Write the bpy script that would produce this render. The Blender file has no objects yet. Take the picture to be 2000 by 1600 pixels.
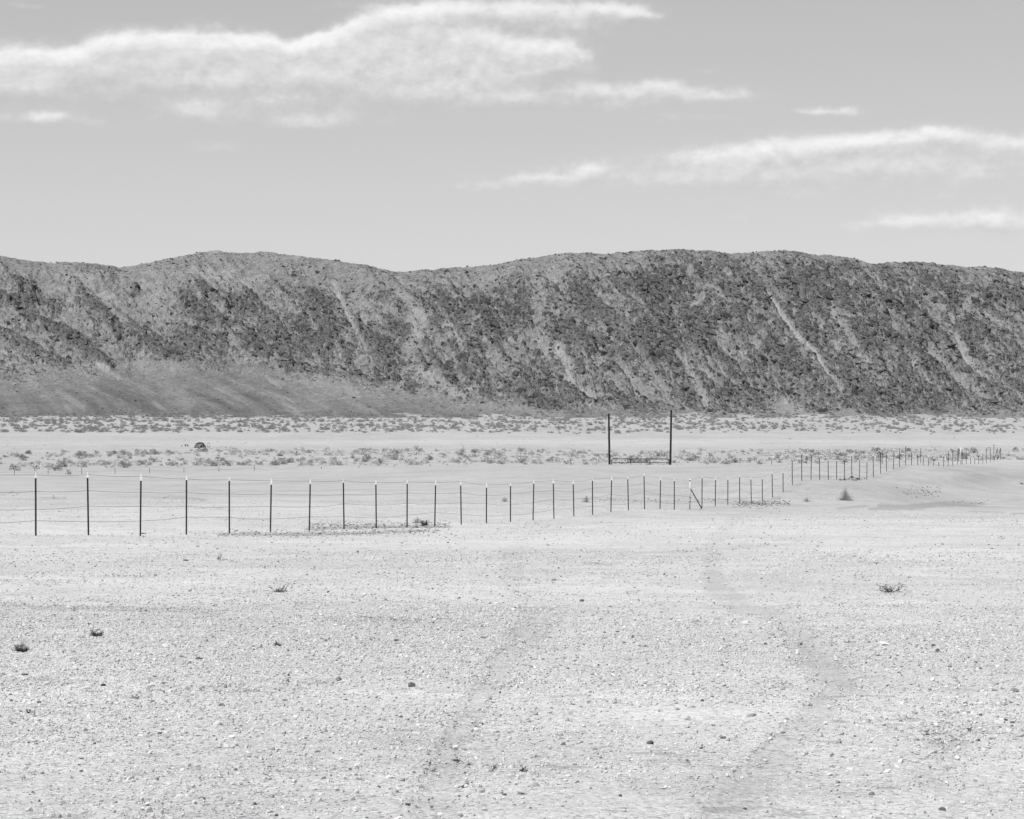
import bpy, math, random
import numpy as np
from mathutils import Vector, Matrix

SC = bpy.context.scene
COL = SC.collection
F = 5000.0            # focal length in photo pixels (2000 wide): a 90 mm lens on a 36 mm frame
HZ = 740.0            # photo row of the horizon

# ------------------------------------------------------------------ camera
cam_d = bpy.data.cameras.new('camera')
cam_d.sensor_width = 36.0
cam_d.lens = 36.0 * F / 2000.0
cam_d.shift_y = -(800.0 - HZ) / 2000.0
cam_d.clip_start = 0.2
cam_d.clip_end = 20000
cam = bpy.data.objects.new('camera', cam_d)
COL.objects.link(cam)
cam.location = (0, 0, 0)
cam.rotation_euler = (math.radians(90), 0, 0)
SC.camera = cam

# ------------------------------------------------------------------ exposure
SC.view_settings.view_transform = 'Standard'
SC.view_settings.look = 'None'
SC.view_settings.gamma = 1.0
SC.view_settings.use_curve_mapping = False
SC.view_settings.exposure = 0.25
SC.cycles.max_bounces = 3
SC.cycles.diffuse_bounces = 2
SC.cycles.glossy_bounces = 1
SC.cycles.transparent_max_bounces = 4

# ------------------------------------------------------------------ sun
SUN_EL = math.radians(60)
SHX, SHY = 0.80, 0.60                      # the way shadows fall on the ground
sd = bpy.data.lights.new('sun', 'SUN')
sd.energy = 4.5
sd.angle = math.radians(0.5)
sd.color = (1, 1, 1)                       # black-and-white photograph
sun = bpy.data.objects.new('sun', sd)
COL.objects.link(sun)
ldir = Vector((SHX * math.cos(SUN_EL), SHY * math.cos(SUN_EL), -math.sin(SUN_EL)))
sun.rotation_euler = ldir.to_track_quat('-Z', 'Y').to_euler()
sun.location = (-60, -20, 90)

# ------------------------------------------------------------------ sky and clouds
# clouds: (u, v, half-width, half-height, weight) of puffs, turned into angles
CLOUDS = [
 (-20,150,60,38,1.3),(45,140,60,36,1.3),(95,160,45,30,.9),(110,130,50,22,.8),(160,120,50,26,.8),(215,100,50,30,1.0),(280,95,60,28,1.1),
 (345,92,50,26,.95),(400,92,60,30,1.1),(460,90,55,26,1.1),(515,88,28,22,.85),(570,105,50,20,.7),(610,100,40,26,.8),
 (300,136,220,34,.66),(480,130,110,28,.66),
 (655,82,45,26,1.0),(700,68,40,28,1.1),(745,52,42,30,1.2),(790,42,45,24,1.1),(835,42,38,20,.8),(700,105,90,34,1.0),
 (800,95,110,44,1.0),(880,90,70,36,1.0),(950,98,70,38,1.0),(1000,115,60,32,.9),(1050,108,45,30,1.1),(1105,106,40,27,1.25),
 (860,136,200,30,.7),(640,130,130,30,.72),(850,174,190,30,.5),(430,166,210,30,.42),
 (850,12,90,20,.5),(960,18,130,24,.62),(1090,22,130,24,.66),(1210,20,70,18,.6),(1130,52,60,12,.4),(1265,30,40,10,.4),
 (395,215,75,18,.5),(560,195,70,14,.42),(510,235,170,20,.42),(640,240,90,20,.3),
 (100,242,105,16,.5),(85,232,30,12,.4),(50,24,60,7,.32),(665,12,50,8,.32),
 (1150,178,70,18,.42),(1280,182,110,20,.68),(1285,165,45,12,.35),(1420,186,85,18,.5),(1010,190,50,14,.42),(1200,205,100,14,.3),(1330,230,120,12,.25),(1155,135,22,16,.25),
 (1385,142,28,8,.28),(1630,221,62,10,.55),(1580,224,50,5,.25),(1660,214,30,7,.25),
 (1150,326,52,16,.55),(1090,350,90,18,.4),(930,365,75,11,.4),(1030,345,100,14,.3),(1400,310,120,18,.42),(1500,292,110,18,.5),(1620,280,110,18,.6),(1740,272,90,18,.65),
 (1850,268,70,18,.66),(1960,285,70,20,.62),(1820,255,22,9,.4),(1450,340,230,32,.42),(1750,320,260,34,.46),(1900,350,160,28,.25),(1300,350,200,20,.25),
 (2090,300,90,26,.5),(1560,380,80,14,.28),(1340,398,60,10,.2),(1450,425,50,7,.22),
 (1790,436,90,22,.6),(1920,428,60,26,.65),(1980,445,60,22,.5),(1700,440,70,12,.32),(1850,388,60,8,.22),
 (430,180,430,52,.26),(920,188,230,44,.3),(1620,325,440,62,.28),(1850,440,230,36,.2),(40,200,180,40,.2),(1080,60,260,40,.2),
 (430,292,75,16,.3),(2100,440,80,22,.5),(-120,150,90,36,1.0),(-200,160,90,30,.8)]

def build_world():
    w = bpy.data.worlds.new('World')
    SC.world = w
    w.use_nodes = True
    nt = w.node_tree
    N, L = nt.nodes, nt.links
    N.clear()
    out = N.new('ShaderNodeOutputWorld'); bg = N.new('ShaderNodeBackground')
    L.new(bg.outputs[0], out.inputs[0])
    bg.inputs['Strength'].default_value = 0.10
    sky = N.new('ShaderNodeTexSky')
    sky.sky_type = 'NISHITA'; sky.sun_disc = False
    sky.sun_elevation = SUN_EL
    sky.sun_rotation = math.atan2(-SHX, -SHY)
    sky.altitude = 600; sky.air_density = 0.9; sky.dust_density = 0.6; sky.ozone_density = 1.0
    # a monochrome photograph: the sky's colour is turned to grey
    bw = N.new('ShaderNodeRGBToBW')
    L.new(sky.outputs[0], bw.inputs[0])

    def M(tree, op, a, b=None, c=None, clamp=False):
        n = tree.nodes.new('ShaderNodeMath'); n.operation = op; n.use_clamp = clamp
        for i, x in enumerate((a, b, c)):
            if x is None: continue
            if isinstance(x, (int, float)): n.inputs[i].default_value = x
            else: tree.links.new(x, n.inputs[i])
        return n.outputs[0]
    # density of the clouds at an (azimuth, elevation) position, in tenths of a radian
    g = bpy.data.node_groups.new('cloud_density', 'ShaderNodeTree')
    g.interface.new_socket('P', in_out='INPUT', socket_type='NodeSocketVector')
    g.interface.new_socket('Density', in_out='OUTPUT', socket_type='NodeSocketFloat')
    g.interface.new_socket('Body', in_out='OUTPUT', socket_type='NodeSocketFloat')
    gi = g.nodes.new('NodeGroupInput'); go = g.nodes.new('NodeGroupOutput')
    P = gi.outputs[0]
    def noise(vec, scale, detail, rough, dist=0.0):
        n = g.nodes.new('ShaderNodeTexNoise'); n.inputs['Scale'].default_value = scale
        n.inputs['Detail'].default_value = detail; n.inputs['Roughness'].default_value = rough
        n.inputs['Distortion'].default_value = dist
        g.links.new(vec, n.inputs['Vector'])
        return n
    mul = g.nodes.new('ShaderNodeVectorMath'); mul.operation = 'MULTIPLY'
    mul.inputs[1].default_value = (1, 1.45, 1)
    g.links.new(P, mul.inputs[0])
    # warp the puffs with noise
    wn = noise(mul.outputs[0], 7.0, 3, .55)
    s1 = g.nodes.new('ShaderNodeVectorMath'); s1.operation = 'SUBTRACT'; s1.inputs[1].default_value = (.5, .5, .5)
    g.links.new(wn.outputs['Color'], s1.inputs[0])
    s2 = g.nodes.new('ShaderNodeVectorMath'); s2.operation = 'MULTIPLY'; s2.inputs[1].default_value = (.16, .05, 0)
    g.links.new(s1.outputs[0], s2.inputs[0])
    s3 = g.nodes.new('ShaderNodeVectorMath'); s3.operation = 'ADD'
    g.links.new(P, s3.inputs[0]); g.links.new(s2.outputs[0], s3.inputs[1])
    W = s3.outputs[0]
    acc = 0.0
    for (u, v, ru, rv, wt) in CLOUDS:
        if wt < .6: wt *= 1.12
        az = math.atan((u - 1000) / F); el = math.atan((HZ - v) / F)
        a = g.nodes.new('ShaderNodeVectorMath'); a.operation = 'SUBTRACT'
        a.inputs[1].default_value = (az * 10, el * 10, 0); g.links.new(W, a.inputs[0])
        b = g.nodes.new('ShaderNodeVectorMath'); b.operation = 'MULTIPLY'
        b.inputs[1].default_value = (F / 10 / ru, F / 10 / rv, 0); g.links.new(a.outputs[0], b.inputs[0])
        d = g.nodes.new('ShaderNodeVectorMath'); d.operation = 'DOT_PRODUCT'
        g.links.new(b.outputs[0], d.inputs[0]); g.links.new(b.outputs[0], d.inputs[1])
        m = M(g, 'MULTIPLY', d.outputs['Value'], -1.0)
        e = M(g, 'EXPONENT', m)
        acc = M(g, 'MULTIPLY_ADD', e, wt, acc)
    acc = M(g, 'MINIMUM', acc, 1.25)
    f1 = noise(mul.outputs[0], 8.5, 9, .61, .25)
    gate = M(g, 'MULTIPLY_ADD', acc, 2.6, .12, clamp=True)
    dens = M(g, 'MULTIPLY', M(g, 'SUBTRACT', f1.outputs['Fac'], .5), 1.65)
    f2 = noise(mul.outputs[0], 22.0, 6, .55, .3)
    dens = M(g, 'MULTIPLY_ADD', M(g, 'SUBTRACT', f2.outputs['Fac'], .5), .75, dens)
    dens = M(g, 'MULTIPLY_ADD', dens, gate, acc)
    g.links.new(acc, go.inputs[1])
    g.links.new(dens, go.inputs[0])

    tc = N.new('ShaderNodeTexCoord'); sp = N.new('ShaderNodeSeparateXYZ')
    L.new(tc.outputs['Generated'], sp.inputs[0])
    az = M(nt, 'ARCTAN2', sp.outputs[0], sp.outputs[1]); el = M(nt, 'ARCSINE', sp.outputs[2])
    cb = N.new('ShaderNodeCombineXYZ')
    L.new(M(nt, 'MULTIPLY', az, 10.0), cb.inputs[0]); L.new(M(nt, 'MULTIPLY', el, 10.0), cb.inputs[1])
    def dens_at(off):
        ad = N.new('ShaderNodeVectorMath'); ad.operation = 'ADD'; ad.inputs[1].default_value = off
        L.new(cb.outputs[0], ad.inputs[0])
        gn = N.new('ShaderNodeGroup'); gn.node_tree = g
        L.new(ad.outputs[0], gn.inputs[0]); return gn.outputs
    o0 = dens_at((0, 0, 0)); d0 = o0[0]; d1 = dens_at((-.016, .052, 0))[0]
    # cloud cover elsewhere in the sky, at the same sparse rate
    far = N.new('ShaderNodeTexNoise'); far.inputs['Scale'].default_value = 2.2; far.inputs['Detail'].default_value = 6
    fm = N.new('ShaderNodeMapping'); fm.inputs['Scale'].default_value = (1, 1, 4)
    L.new(tc.outputs['Generated'], fm.inputs[0]); L.new(fm.outputs[0], far.inputs['Vector'])
    fa = M(nt, 'MULTIPLY_ADD', far.outputs['Fac'], 6.0, -3.5, clamp=True)
    edge = M(nt, 'MAXIMUM', M(nt, 'MULTIPLY_ADD', M(nt, 'ABSOLUTE', az), 12.0, -3.2, clamp=True), M(nt, 'MULTIPLY_ADD', el, 20.0, -3.6, clamp=True))
    fa = M(nt, 'MULTIPLY', M(nt, 'MULTIPLY', fa, edge), .5)
    mr = N.new('ShaderNodeMapRange'); mr.interpolation_type = 'SMOOTHSTEP'
    mr.inputs['From Min'].default_value = -.02; mr.inputs['From Max'].default_value = .98
    L.new(d0, mr.inputs['Value'])
    alpha = M(nt, 'MULTIPLY', mr.outputs[0], M(nt, 'MINIMUM', M(nt, 'MULTIPLY_ADD', o0[1], .78, .20), 1.0))
    lit = M(nt, 'MULTIPLY_ADD', M(nt, 'SUBTRACT', d0, d1), .38, .58)
    lit = M(nt, 'MULTIPLY_ADD', M(nt, 'MAXIMUM', d1, 0.0), -.19, lit, clamp=True)
    # cloud radiance before the world strength
    skyv = bw.outputs[0]
    skyv = M(nt, 'MULTIPLY', M(nt, 'POWER', skyv, .61), 1.88)   # the film's grey response to the blue
    cv = M(nt, 'MULTIPLY_ADD', M(nt, 'MULTIPLY', lit, M(nt, 'MULTIPLY_ADD', o0[1], .38, .62)), 2.8, 4.85)
    mx = N.new('ShaderNodeMix'); mx.data_type = 'FLOAT'
    L.new(alpha, mx.inputs[0]); L.new(skyv, mx.inputs[2]); L.new(cv, mx.inputs[3])
    mx2 = N.new('ShaderNodeMix'); mx2.data_type = 'FLOAT'
    L.new(fa, mx2.inputs[0]); L.new(mx.outputs[0], mx2.inputs[2]); mx2.inputs[3].default_value = 6.2
    L.new(mx2.outputs[0], bg.inputs['Color'])
SKYGAIN = 1.0
build_world()

# ------------------------------------------------------------------ noise and helpers
rng = np.random.default_rng(7)
random.seed(11)

def perlin(x, y, seed=0):
    r = np.random.default_rng(seed)
    p = r.permutation(256).astype(np.int32)
    ang = r.uniform(0, 2 * np.pi, 256); gx, gy = np.cos(ang).astype(np.float32), np.sin(ang).astype(np.float32)
    xi = np.floor(x).astype(np.int64); yi = np.floor(y).astype(np.int64)
    xf = (x - xi).astype(np.float32); yf = (y - yi).astype(np.float32)
    def h(i, j): return p[(p[i & 255] + j) & 255]
    u = xf * xf * xf * (xf * (xf * 6 - 15) + 10); v = yf * yf * yf * (yf * (yf * 6 - 15) + 10)
    def gd(i, j, dx, dy):
        k = h(i, j); return gx[k] * dx + gy[k] * dy
    a = gd(xi, yi, xf, yf); b = gd(xi + 1, yi, xf - 1, yf)
    c = gd(xi, yi + 1, xf, yf - 1); d = gd(xi + 1, yi + 1, xf - 1, yf - 1)
    return ((a + u * (b - a)) + v * ((c + u * (d - c)) - (a + u * (b - a)))) * 1.5

def fbm(x, y, seed=0, oct=4, rough=.5):
    s = 0; a = 1; t = 0
    for i in range(oct):
        s = s + a * perlin(x * 2 ** i + 17.3 * i, y * 2 ** i + 5.1 * i, seed + i); t += a; a *= rough
    return s / t

def sstep(a, b, x):
    t = np.clip((x - a) / (b - a), 0, 1); return t * t * (3 - 2 * t)

def mesh_from(name, verts, faces, mat=None, smooth=False):
    me = bpy.data.meshes.new(name)
    me.from_pydata([tuple(v) for v in verts], [], [tuple(f) for f in faces])
    if mat: me.materials.append(mat)
    if smooth: me.polygons.foreach_set('use_smooth', [True] * len(me.polygons))
    me.update()
    return me

def grid_mesh(name, co, nr, nc, mat, attrs):
    me = bpy.data.meshes.new(name)
    nv = nr * nc
    me.vertices.add(nv); me.vertices.foreach_set('co', co.astype(np.float32).ravel())
    idx = np.arange(nv).reshape(nr, nc)
    q = np.stack([idx[:-1, :-1], idx[:-1, 1:], idx[1:, 1:], idx[1:, :-1]], -1).reshape(-1, 4)
    me.loops.add(q.size); me.loops.foreach_set('vertex_index', q.ravel().astype(np.int32))
    me.polygons.add(len(q)); me.polygons.foreach_set('loop_start', np.arange(0, q.size, 4, dtype=np.int32))
    me.polygons.foreach_set('use_smooth', np.ones(len(q), bool))
    me.update(calc_edges=True)
    for k, v in attrs.items():
        a = me.attributes.new(k, 'FLOAT', 'POINT'); a.data.foreach_set('value', v.astype(np.float32).ravel())
    me.materials.append(mat)
    return me

def link(name, me, parent=None, loc=None, rot=None):
    o = bpy.data.objects.new(name, me); COL.objects.link(o)
    if parent: o.parent = parent
    if loc is not None: o.location = loc
    if rot is not None: o.rotation_euler = rot
    return o

def tag(o, label=None, cat=None, group=None, kind=None):
    if label: o['label'] = label
    if cat: o['category'] = cat
    if group: o['group'] = group
    if kind: o['kind'] = kind
    return o

def root(name, loc, label, cat, group=None, rz=0):
    o = bpy.data.objects.new(name, None); COL.objects.link(o)
    o.empty_display_size = .2
    o.location = loc; o.rotation_euler = (0, 0, rz)
    return tag(o, label, cat, group)

# ------------------------------------------------------------------ materials
class NB:
    def __init__(s, name):
        s.m = bpy.data.materials.new(name); s.m.use_nodes = True
        s.t = s.m.node_tree; s.N = s.t.nodes; s.L = s.t.links
        s.b = s.N['Principled BSDF']
        s.b.inputs['Roughness'].default_value = .9
        s.b.inputs['Specular IOR Level'].default_value = .15
        s.tc = s.N.new('ShaderNodeTexCoord')
    def put(s, inp, x):
        if isinstance(x, (int, float)): inp.default_value = x
        elif isinstance(x, tuple): inp.default_value = x
        else: s.L.new(x, inp)
    def math(s, op, a, b=None, c=None, clamp=False):
        n = s.N.new('ShaderNodeMath'); n.operation = op; n.use_clamp = clamp
        for i, x in enumerate((a, b, c)):
            if x is not None: s.put(n.inputs[i], x)
        return n.outputs[0]
    def noise(s, scale, detail=4, rough=.55, vec=None, out='Fac'):
        n = s.N.new('ShaderNodeTexNoise'); n.inputs['Scale'].default_value = scale
        n.inputs['Detail'].default_value = detail; n.inputs['Roughness'].default_value = rough
        s.L.new(vec if vec is not None else s.tc.outputs['Object'], n.inputs['Vector']); return n.outputs[out]
    def vor(s, scale, vec=None, out='Color', feature='F1', rnd=1.0):
        n = s.N.new('ShaderNodeTexVoronoi'); n.inputs['Scale'].default_value = scale; n.feature = feature
        n.inputs['Randomness'].default_value = rnd
        s.L.new(vec if vec is not None else s.tc.outputs['Object'], n.inputs['Vector']); return n.outputs[out]
    def attr(s, name, typ='GEOMETRY', out='Fac'):
        n = s.N.new('ShaderNodeAttribute'); n.attribute_name = name; n.attribute_type = typ; return n.outputs[out]
    def mapr(s, x, a, b, c=0., d=1., smooth=True):
        n = s.N.new('ShaderNodeMapRange'); n.interpolation_type = 'SMOOTHSTEP' if smooth else 'LINEAR'
        s.put(n.inputs['Value'], x)
        for k, v in zip(('From Min', 'From Max', 'To Min', 'To Max'), (a, b, c, d)): s.put(n.inputs[k], v)
        return n.outputs[0]
    def mix(s, f, a, b):
        n = s.N.new('ShaderNodeMix'); n.data_type = 'FLOAT'
        s.put(n.inputs[0], f); s.put(n.inputs[2], a); s.put(n.inputs[3], b); return n.outputs[0]
    def scalevec(s, v, k):
        n = s.N.new('ShaderNodeVectorMath'); n.operation = 'MULTIPLY'; n.inputs[1].default_value = k
        s.L.new(v, n.inputs[0]); return n.outputs[0]
    def color(s, x): s.put(s.b.inputs['Base Color'], x) if not isinstance(x, (int, float)) else s.put(s.b.inputs['Base Color'], (x, x, x, 1))
    def bump(s, h, strength, dist):
        n = s.N.new('ShaderNodeBump'); s.put(n.inputs['Strength'], strength); n.inputs['Distance'].default_value = dist
        s.L.new(h, n.inputs['Height']); s.L.new(n.outputs[0], s.b.inputs['Normal'])

def simple(name, v, var=.25, scale=20, rough=.8, spec=.2, metal=0.):
    m = NB(name)
    f = m.noise(scale, 4)
    m.color(m.math('MULTIPLY', m.mapr(f, .3, .7, 1 - var, 1 + var), v))
    m.b.inputs['Roughness'].default_value = rough
    m.b.inputs['Specular IOR Level'].default_value = spec
    m.b.inputs['Metallic'].default_value = metal
    return m.m

def ground_material():
    m = NB('desert_ground')
    big = m.noise(.12, 3); mid = m.noise(1.3, 4, .6); fine = m.noise(14, 6, .7); grit = m.noise(90, 4, .7)
    near = m.attr('near'); pale = m.attr('pale'); dark = m.attr('dark')
    base = m.math('MULTIPLY_ADD', near, .115, .335)
    x = m.math('MULTIPLY', base, m.mapr(big, .3, .7, .92, 1.06))
    x = m.math('MULTIPLY', x, m.mapr(m.noise(.45, 4, .6), .3, .7, .93, 1.05))
    x = m.math('MULTIPLY', x, m.mapr(mid, .3, .7, .94, 1.06))
    x = m.math('MULTIPLY', x, m.mapr(fine, .3, .7, .90, 1.10))
    x = m.math('MULTIPLY', x, m.mix(near, 1.0, m.mapr(grit, .3, .7, .80, 1.18)))
    # flat gravel: each cell its own tone, a few dark ones
    for sc, amt in ((38., 1.0), (85., .8)):
        cell = m.vor(sc); sep = m.N.new('ShaderNodeSeparateColor'); m.L.new(cell, sep.inputs[0])
        tone = m.mapr(sep.outputs[0], 0., 1., .90, 1.12, smooth=False)
        dk = m.mapr(sep.outputs[1], .93, .98, 1., .6)
        t = m.math('MULTIPLY', tone, dk)
        x = m.math('MULTIPLY', x, m.mix(m.math('MULTIPLY', near, amt), 1.0, t))
    # mid-distance specks
    sp = m.vor(7.0); sep = m.N.new('ShaderNodeSeparateColor'); m.L.new(sp, sep.inputs[0])
    x = m.math('MULTIPLY', x, m.mapr(sep.outputs[2], .93, .98, 1., .78))
    x = m.math('MULTIPLY', x, m.math('MULTIPLY_ADD', dark, -.55, 1.0))
    x = m.math('MULTIPLY', x, m.math('MULTIPLY_ADD', pale, .16, 1.0))
    m.color(x)
    h = m.math('ADD', m.math('MULTIPLY', m.vor(38., out='Distance'), -1.2), m.math('ADD', m.noise(60, 5, .7), m.math('MULTIPLY', m.noise(6, 4, .6), 1.5)))
    m.bump(h, m.math('MULTIPLY_ADD', near, .32, .10), .02)
    return m.m

def hill_material():
    m = NB('hill_rock')
    rock = m.attr('rock'); pale = m.attr('pale'); apron = m.attr('apron')
    v = m.tc.outputs['Object']
    n1 = m.noise(.22, 6, .65); n2 = m.noise(.9, 5, .7); n3 = m.noise(.05, 3)
    r = m.mapr(m.math('ADD', rock, m.math('MULTIPLY', m.math('SUBTRACT', n2, .5), 1.5)), .16, .84)
    scree = m.math('MULTIPLY', .174, m.mapr(n1, .3, .7, .78, 1.2))
    scree = m.math('MULTIPLY', scree, m.mapr(m.noise(1.6, 3, .7), .3, .7, .80, 1.2))
    rk = m.math('MULTIPLY', .095, m.mapr(n2, .3, .7, .8, 1.25))
    rk = m.math('MULTIPLY', rk, m.mapr(m.vor(.35, out='Distance'), 0., .9, 1.1, .85))
    ap = m.math('MULTIPLY', m.math('MULTIPLY', .120, m.mapr(m.noise(.12, 5, .6), .3, .7, .85, 1.15)), m.mapr(m.noise(1.1, 4, .7), .3, .7, .85, 1.15))
    ap = m.math('MULTIPLY', ap, m.math('MULTIPLY_ADD', m.attr('streak'), .60, 1.0))
    scree = m.mix(apron, scree, ap)
    x = m.mix(r, scree, rk)
    x = m.math('MULTIPLY', x, m.mapr(m.noise(.5, 5, .75), .3, .7, .80, 1.22))
    x = m.mix(m.math('MULTIPLY', pale, m.mapr(n2, .25, .6, .5, 1.)), x, .32)
    # low bushes as specks
    cell = m.vor(.5, out='Distance'); 
    x = m.math('MULTIPLY', x, m.mapr(cell, .18, .32, .72, 1.))
    x = m.math('MULTIPLY', x, m.mapr(n3, .3, .7, .92, 1.08))
    m.color(x)
    m.bump(m.math('ADD', n2, m.math('MULTIPLY', m.vor(.6, out='Distance'), .8)), .5, .8)
    return m.m

def stone_material():
    m = NB('gravel_stone')
    oi = m.N.new('ShaderNodeObjectInfo')
    r = oi.outputs['Random']
    sh = m.mapr(r, 0., .78, .38, .60, smooth=False)
    sh = m.mix(m.mapr(r, .90, .92), sh, .26)
    sh = m.mix(m.mapr(r, .972, .976), sh, .13)
    x = m.math('MULTIPLY', sh, m.mapr(m.noise(6, 5, .7), .3, .7, .82, 1.15))
    m.color(x); m.bump(m.noise(9, 4), .35, .2)
    return m.m

MAT_GROUND = ground_material(); MAT_HILL = hill_material(); MAT_STONE = stone_material()
MAT_STEEL = simple('painted_steel', .028, .3, 40, .6, .3)
MAT_WHITE = simple('white_paint', .82, .08, 30, .5, .4)
MAT_PIPE = simple('galvanised_pipe', .5, .3, 12, .5, .5, .2)
MAT_WIRE = simple('rusty_wire', .06, .3, 60, .7, .3)
MAT_WOOD = simple('creosoted_wood', .028, .4, 10, .85, .15)
MAT_GATE = simple('gate_steel', .05, .3, 20, .6, .3)
MAT_SCRUB = simple('scrub_leaf', .56, .3, 1.2, .9, .1)
MAT_SCRUBD = simple('dark_scrub_leaf', .30, .3, 1.2, .9, .1)
MAT_STEM = simple('scrub_stem', .12, .3, 8, .9, .1)
MAT_WEED = simple('weed_leaf', .07, .4, 30, .8, .2)
MAT_DRY = simple('dry_brush', .42, .3, 6, .9, .1)

# ------------------------------------------------------------------ the ground's shape
TU = np.array([-1500, 0, 300, 600, 1000, 1300, 1500, 1700, 1850, 2000, 3500], float)
TY = np.array([0, 9.3, 30, 60, 90, 120, 150, 180, 205, 228, 245, 270, 320, 400, 450, 6000], float)
_c = {0: [3.73, 4.77, 5.64, 6.45, 7.24, 7.87, 8.44], 300: [3.73, 4.82, 5.71, 6.5, 7.27, 7.87, 8.3],
      600: [3.73, 4.86, 5.76, 6.5, 7.13, 7.54, 7.93], 1000: [3.73, 5.05, 5.76, 6.3, 6.77, 7.13, 7.48],
      1300: [3.73, 5.0, 6.07, 6.54, 6.95, 7.26, 7.52], 1500: [3.73, 5.0, 6.25, 6.6, 6.77, 7.10, 7.43],
      1700: [3.73, 5.0, 6.25, 7.05, 6.95, 7.13, 7.5], 1850: [3.73, 5.0, 6.3, 7.4, 7.5, 7.2, 7.48],
      2000: [3.73, 5.0, 6.3, 7.5, 7.9, 7.8, 7.5]}
_c[-1500] = _c[0]; _c[3500] = _c[2000]
TD = np.zeros((len(TU), len(TY)))
for i, u in enumerate(TU):
    c = _c[int(u)]
    TD[i] = [1.5, 1.6, 2.47] + c + [c[-1] + 1.5, 10.9, 13.0, 14.8, 15.0, 15.0]

def table_drop(u, Y):
    ui = np.clip(np.searchsorted(TU, u) - 1, 0, len(TU) - 2); yi = np.clip(np.searchsorted(TY, Y) - 1, 0, len(TY) - 2)
    fu = np.clip((u - TU[ui]) / (TU[ui + 1] - TU[ui]), 0, 1); fy = np.clip((Y - TY[yi]) / (TY[yi + 1] - TY[yi]), 0, 1)
    return (TD[ui, yi] * (1 - fu) + TD[ui + 1, yi] * fu) * (1 - fy) + (TD[ui, yi + 1] * (1 - fu) + TD[ui + 1, yi + 1] * fu) * fy

def base_z(X, Y):
    X = np.asarray(X, float); Y = np.asarray(Y, float)
    Yc = np.maximum(Y, 3.0); u = 1000 + F * X / Yc
    d = 0
    for k, w in ((-.05, .12), (-.025, .2), (0, .36), (.025, .2), (.05, .12)):
        y = Y * (1 + k)
        d = d + w * (.5 * table_drop(u + 45, y) + .5 * table_drop(u - 45, y))
    z = -d
    fade = sstep(60, 150, Y) * (1 - sstep(300, 420, Y))
    z = z + fade * .16 * fbm(X / 14, Y / 22, 31, 3) * (1 - .6 * sstep(215, 235, Y))
    z = z + sstep(60, 110, Y) * (1 - sstep(280, 400, Y)) * .05 * fbm(X / 3, Y / 5, 41, 3)
    z = z + (1 - sstep(70, 130, Y)) * (.035 * fbm(X / 2.4, Y / 3, 51, 4) + .008 * fbm(X / .35, Y / .5, 61, 3))
    z = z + sstep(380, 460, Y) * .5 * fbm(X / 60, Y / 60, 71, 3)
    return z

# the fence line in the photo: u, v of the base, v of the top (white tip included)
POSTS = [(70,1043,924),(173,1047,922),(274,1049,926),(364,1046,930),(448,1040,932),(528,1041,935),(604,1039,935),(672,1034,936),
 (735,1031,938),(795,1029,937),(849,1027,938),(901,1025,938),(950,1023,943),(997,1020,943),(1041,1017,939),(1082,1014,936),
 (1121,1010,938),(1157.5,1007,934),(1193,998,930),(1227.5,998,931),(1259,993,924),(1289,995,931),(1317,996,934),(1347,997,935),
 (1371,993,928),(1397,989,932),(1421.5,987,932),(1444.5,984,928),(1467.5,982,931),(1489,982,931),(1509,972,921),(1529.5,965,919),
 (1547.6,943,895),(1566,935,883),(1584,935,885),(1601,937,890),(1618,935.5,896),(1634,936,897),(1649.4,936,896),(1664,936,888),
 (1678.5,936.5,896),(1693,937.5,899),(1706,933.5,888),(1720,923,880),(1731.6,920,880),(1745,917,876),(1757,909.5,872),(1769,907,868),
 (1780.5,907,879),(1792.6,907.5,885),(1803,908,889),(1813.5,908.5,891),(1823.7,910,894),(1833.4,910.5,899),(1843,912,888),
 (1851.8,911.5,879),(1860.6,909.5,875),(1870.2,907,874),(1879.3,906.5,876),(1887.3,907,882),(1896,907,890),(1903.8,907,890),
 (1911.7,907,887),(1919.7,907,883),(1926.9,906.5,872),(1934.3,901,872),(1941,897,865),(1947.7,896,872),(1954.4,896,872)]
Z0, CN, AN, BN = 59.3, .0455792, 71.295, -933.26
def post_Y(n): return Z0 * (1 + CN * n)
FP = []
for n, (u, vb, vt) in enumerate(POSTS):
    Y = post_Y(n)
    FP.append(((u - 1000) * Y / F, Y, -(vb - HZ) * Y / F, -(vt - HZ) * Y / F))
FX = np.array([p[0] for p in FP]); FY = np.array([p[1] for p in FP]); FZ = np.array([p[2] for p in FP])
FR = FZ - base_z(FX, FY)

def ground_z(X, Y):
    X = np.asarray(X, float); Y = np.asarray(Y, float)
    z = base_z(X, Y)
    shp = z.shape; zf = z.ravel().copy(); xf = X.ravel(); yf = Y.ravel()
    # only near the fence line
    dline = np.abs((xf + 11.1) - (yf - 59.3) * (.846 / 2.703)) 
    sel = np.where((yf > 45) & (yf < 255) & (dline < 12))[0]
    for i0 in range(0, len(sel), 20000):
        s = sel[i0:i0 + 20000]
        d2 = (xf[s][:, None] - FX) ** 2 + (yf[s][:, None] - FY) ** 2
        w = np.exp(-d2 / (2 * 2.2 ** 2))
        zf[s] += (w * FR).sum(1) / (w.sum(1) + .12)
    return zf.reshape(shp)

def gz(x, y): return float(ground_z(np.array([x]), np.array([y]))[0])

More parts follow.
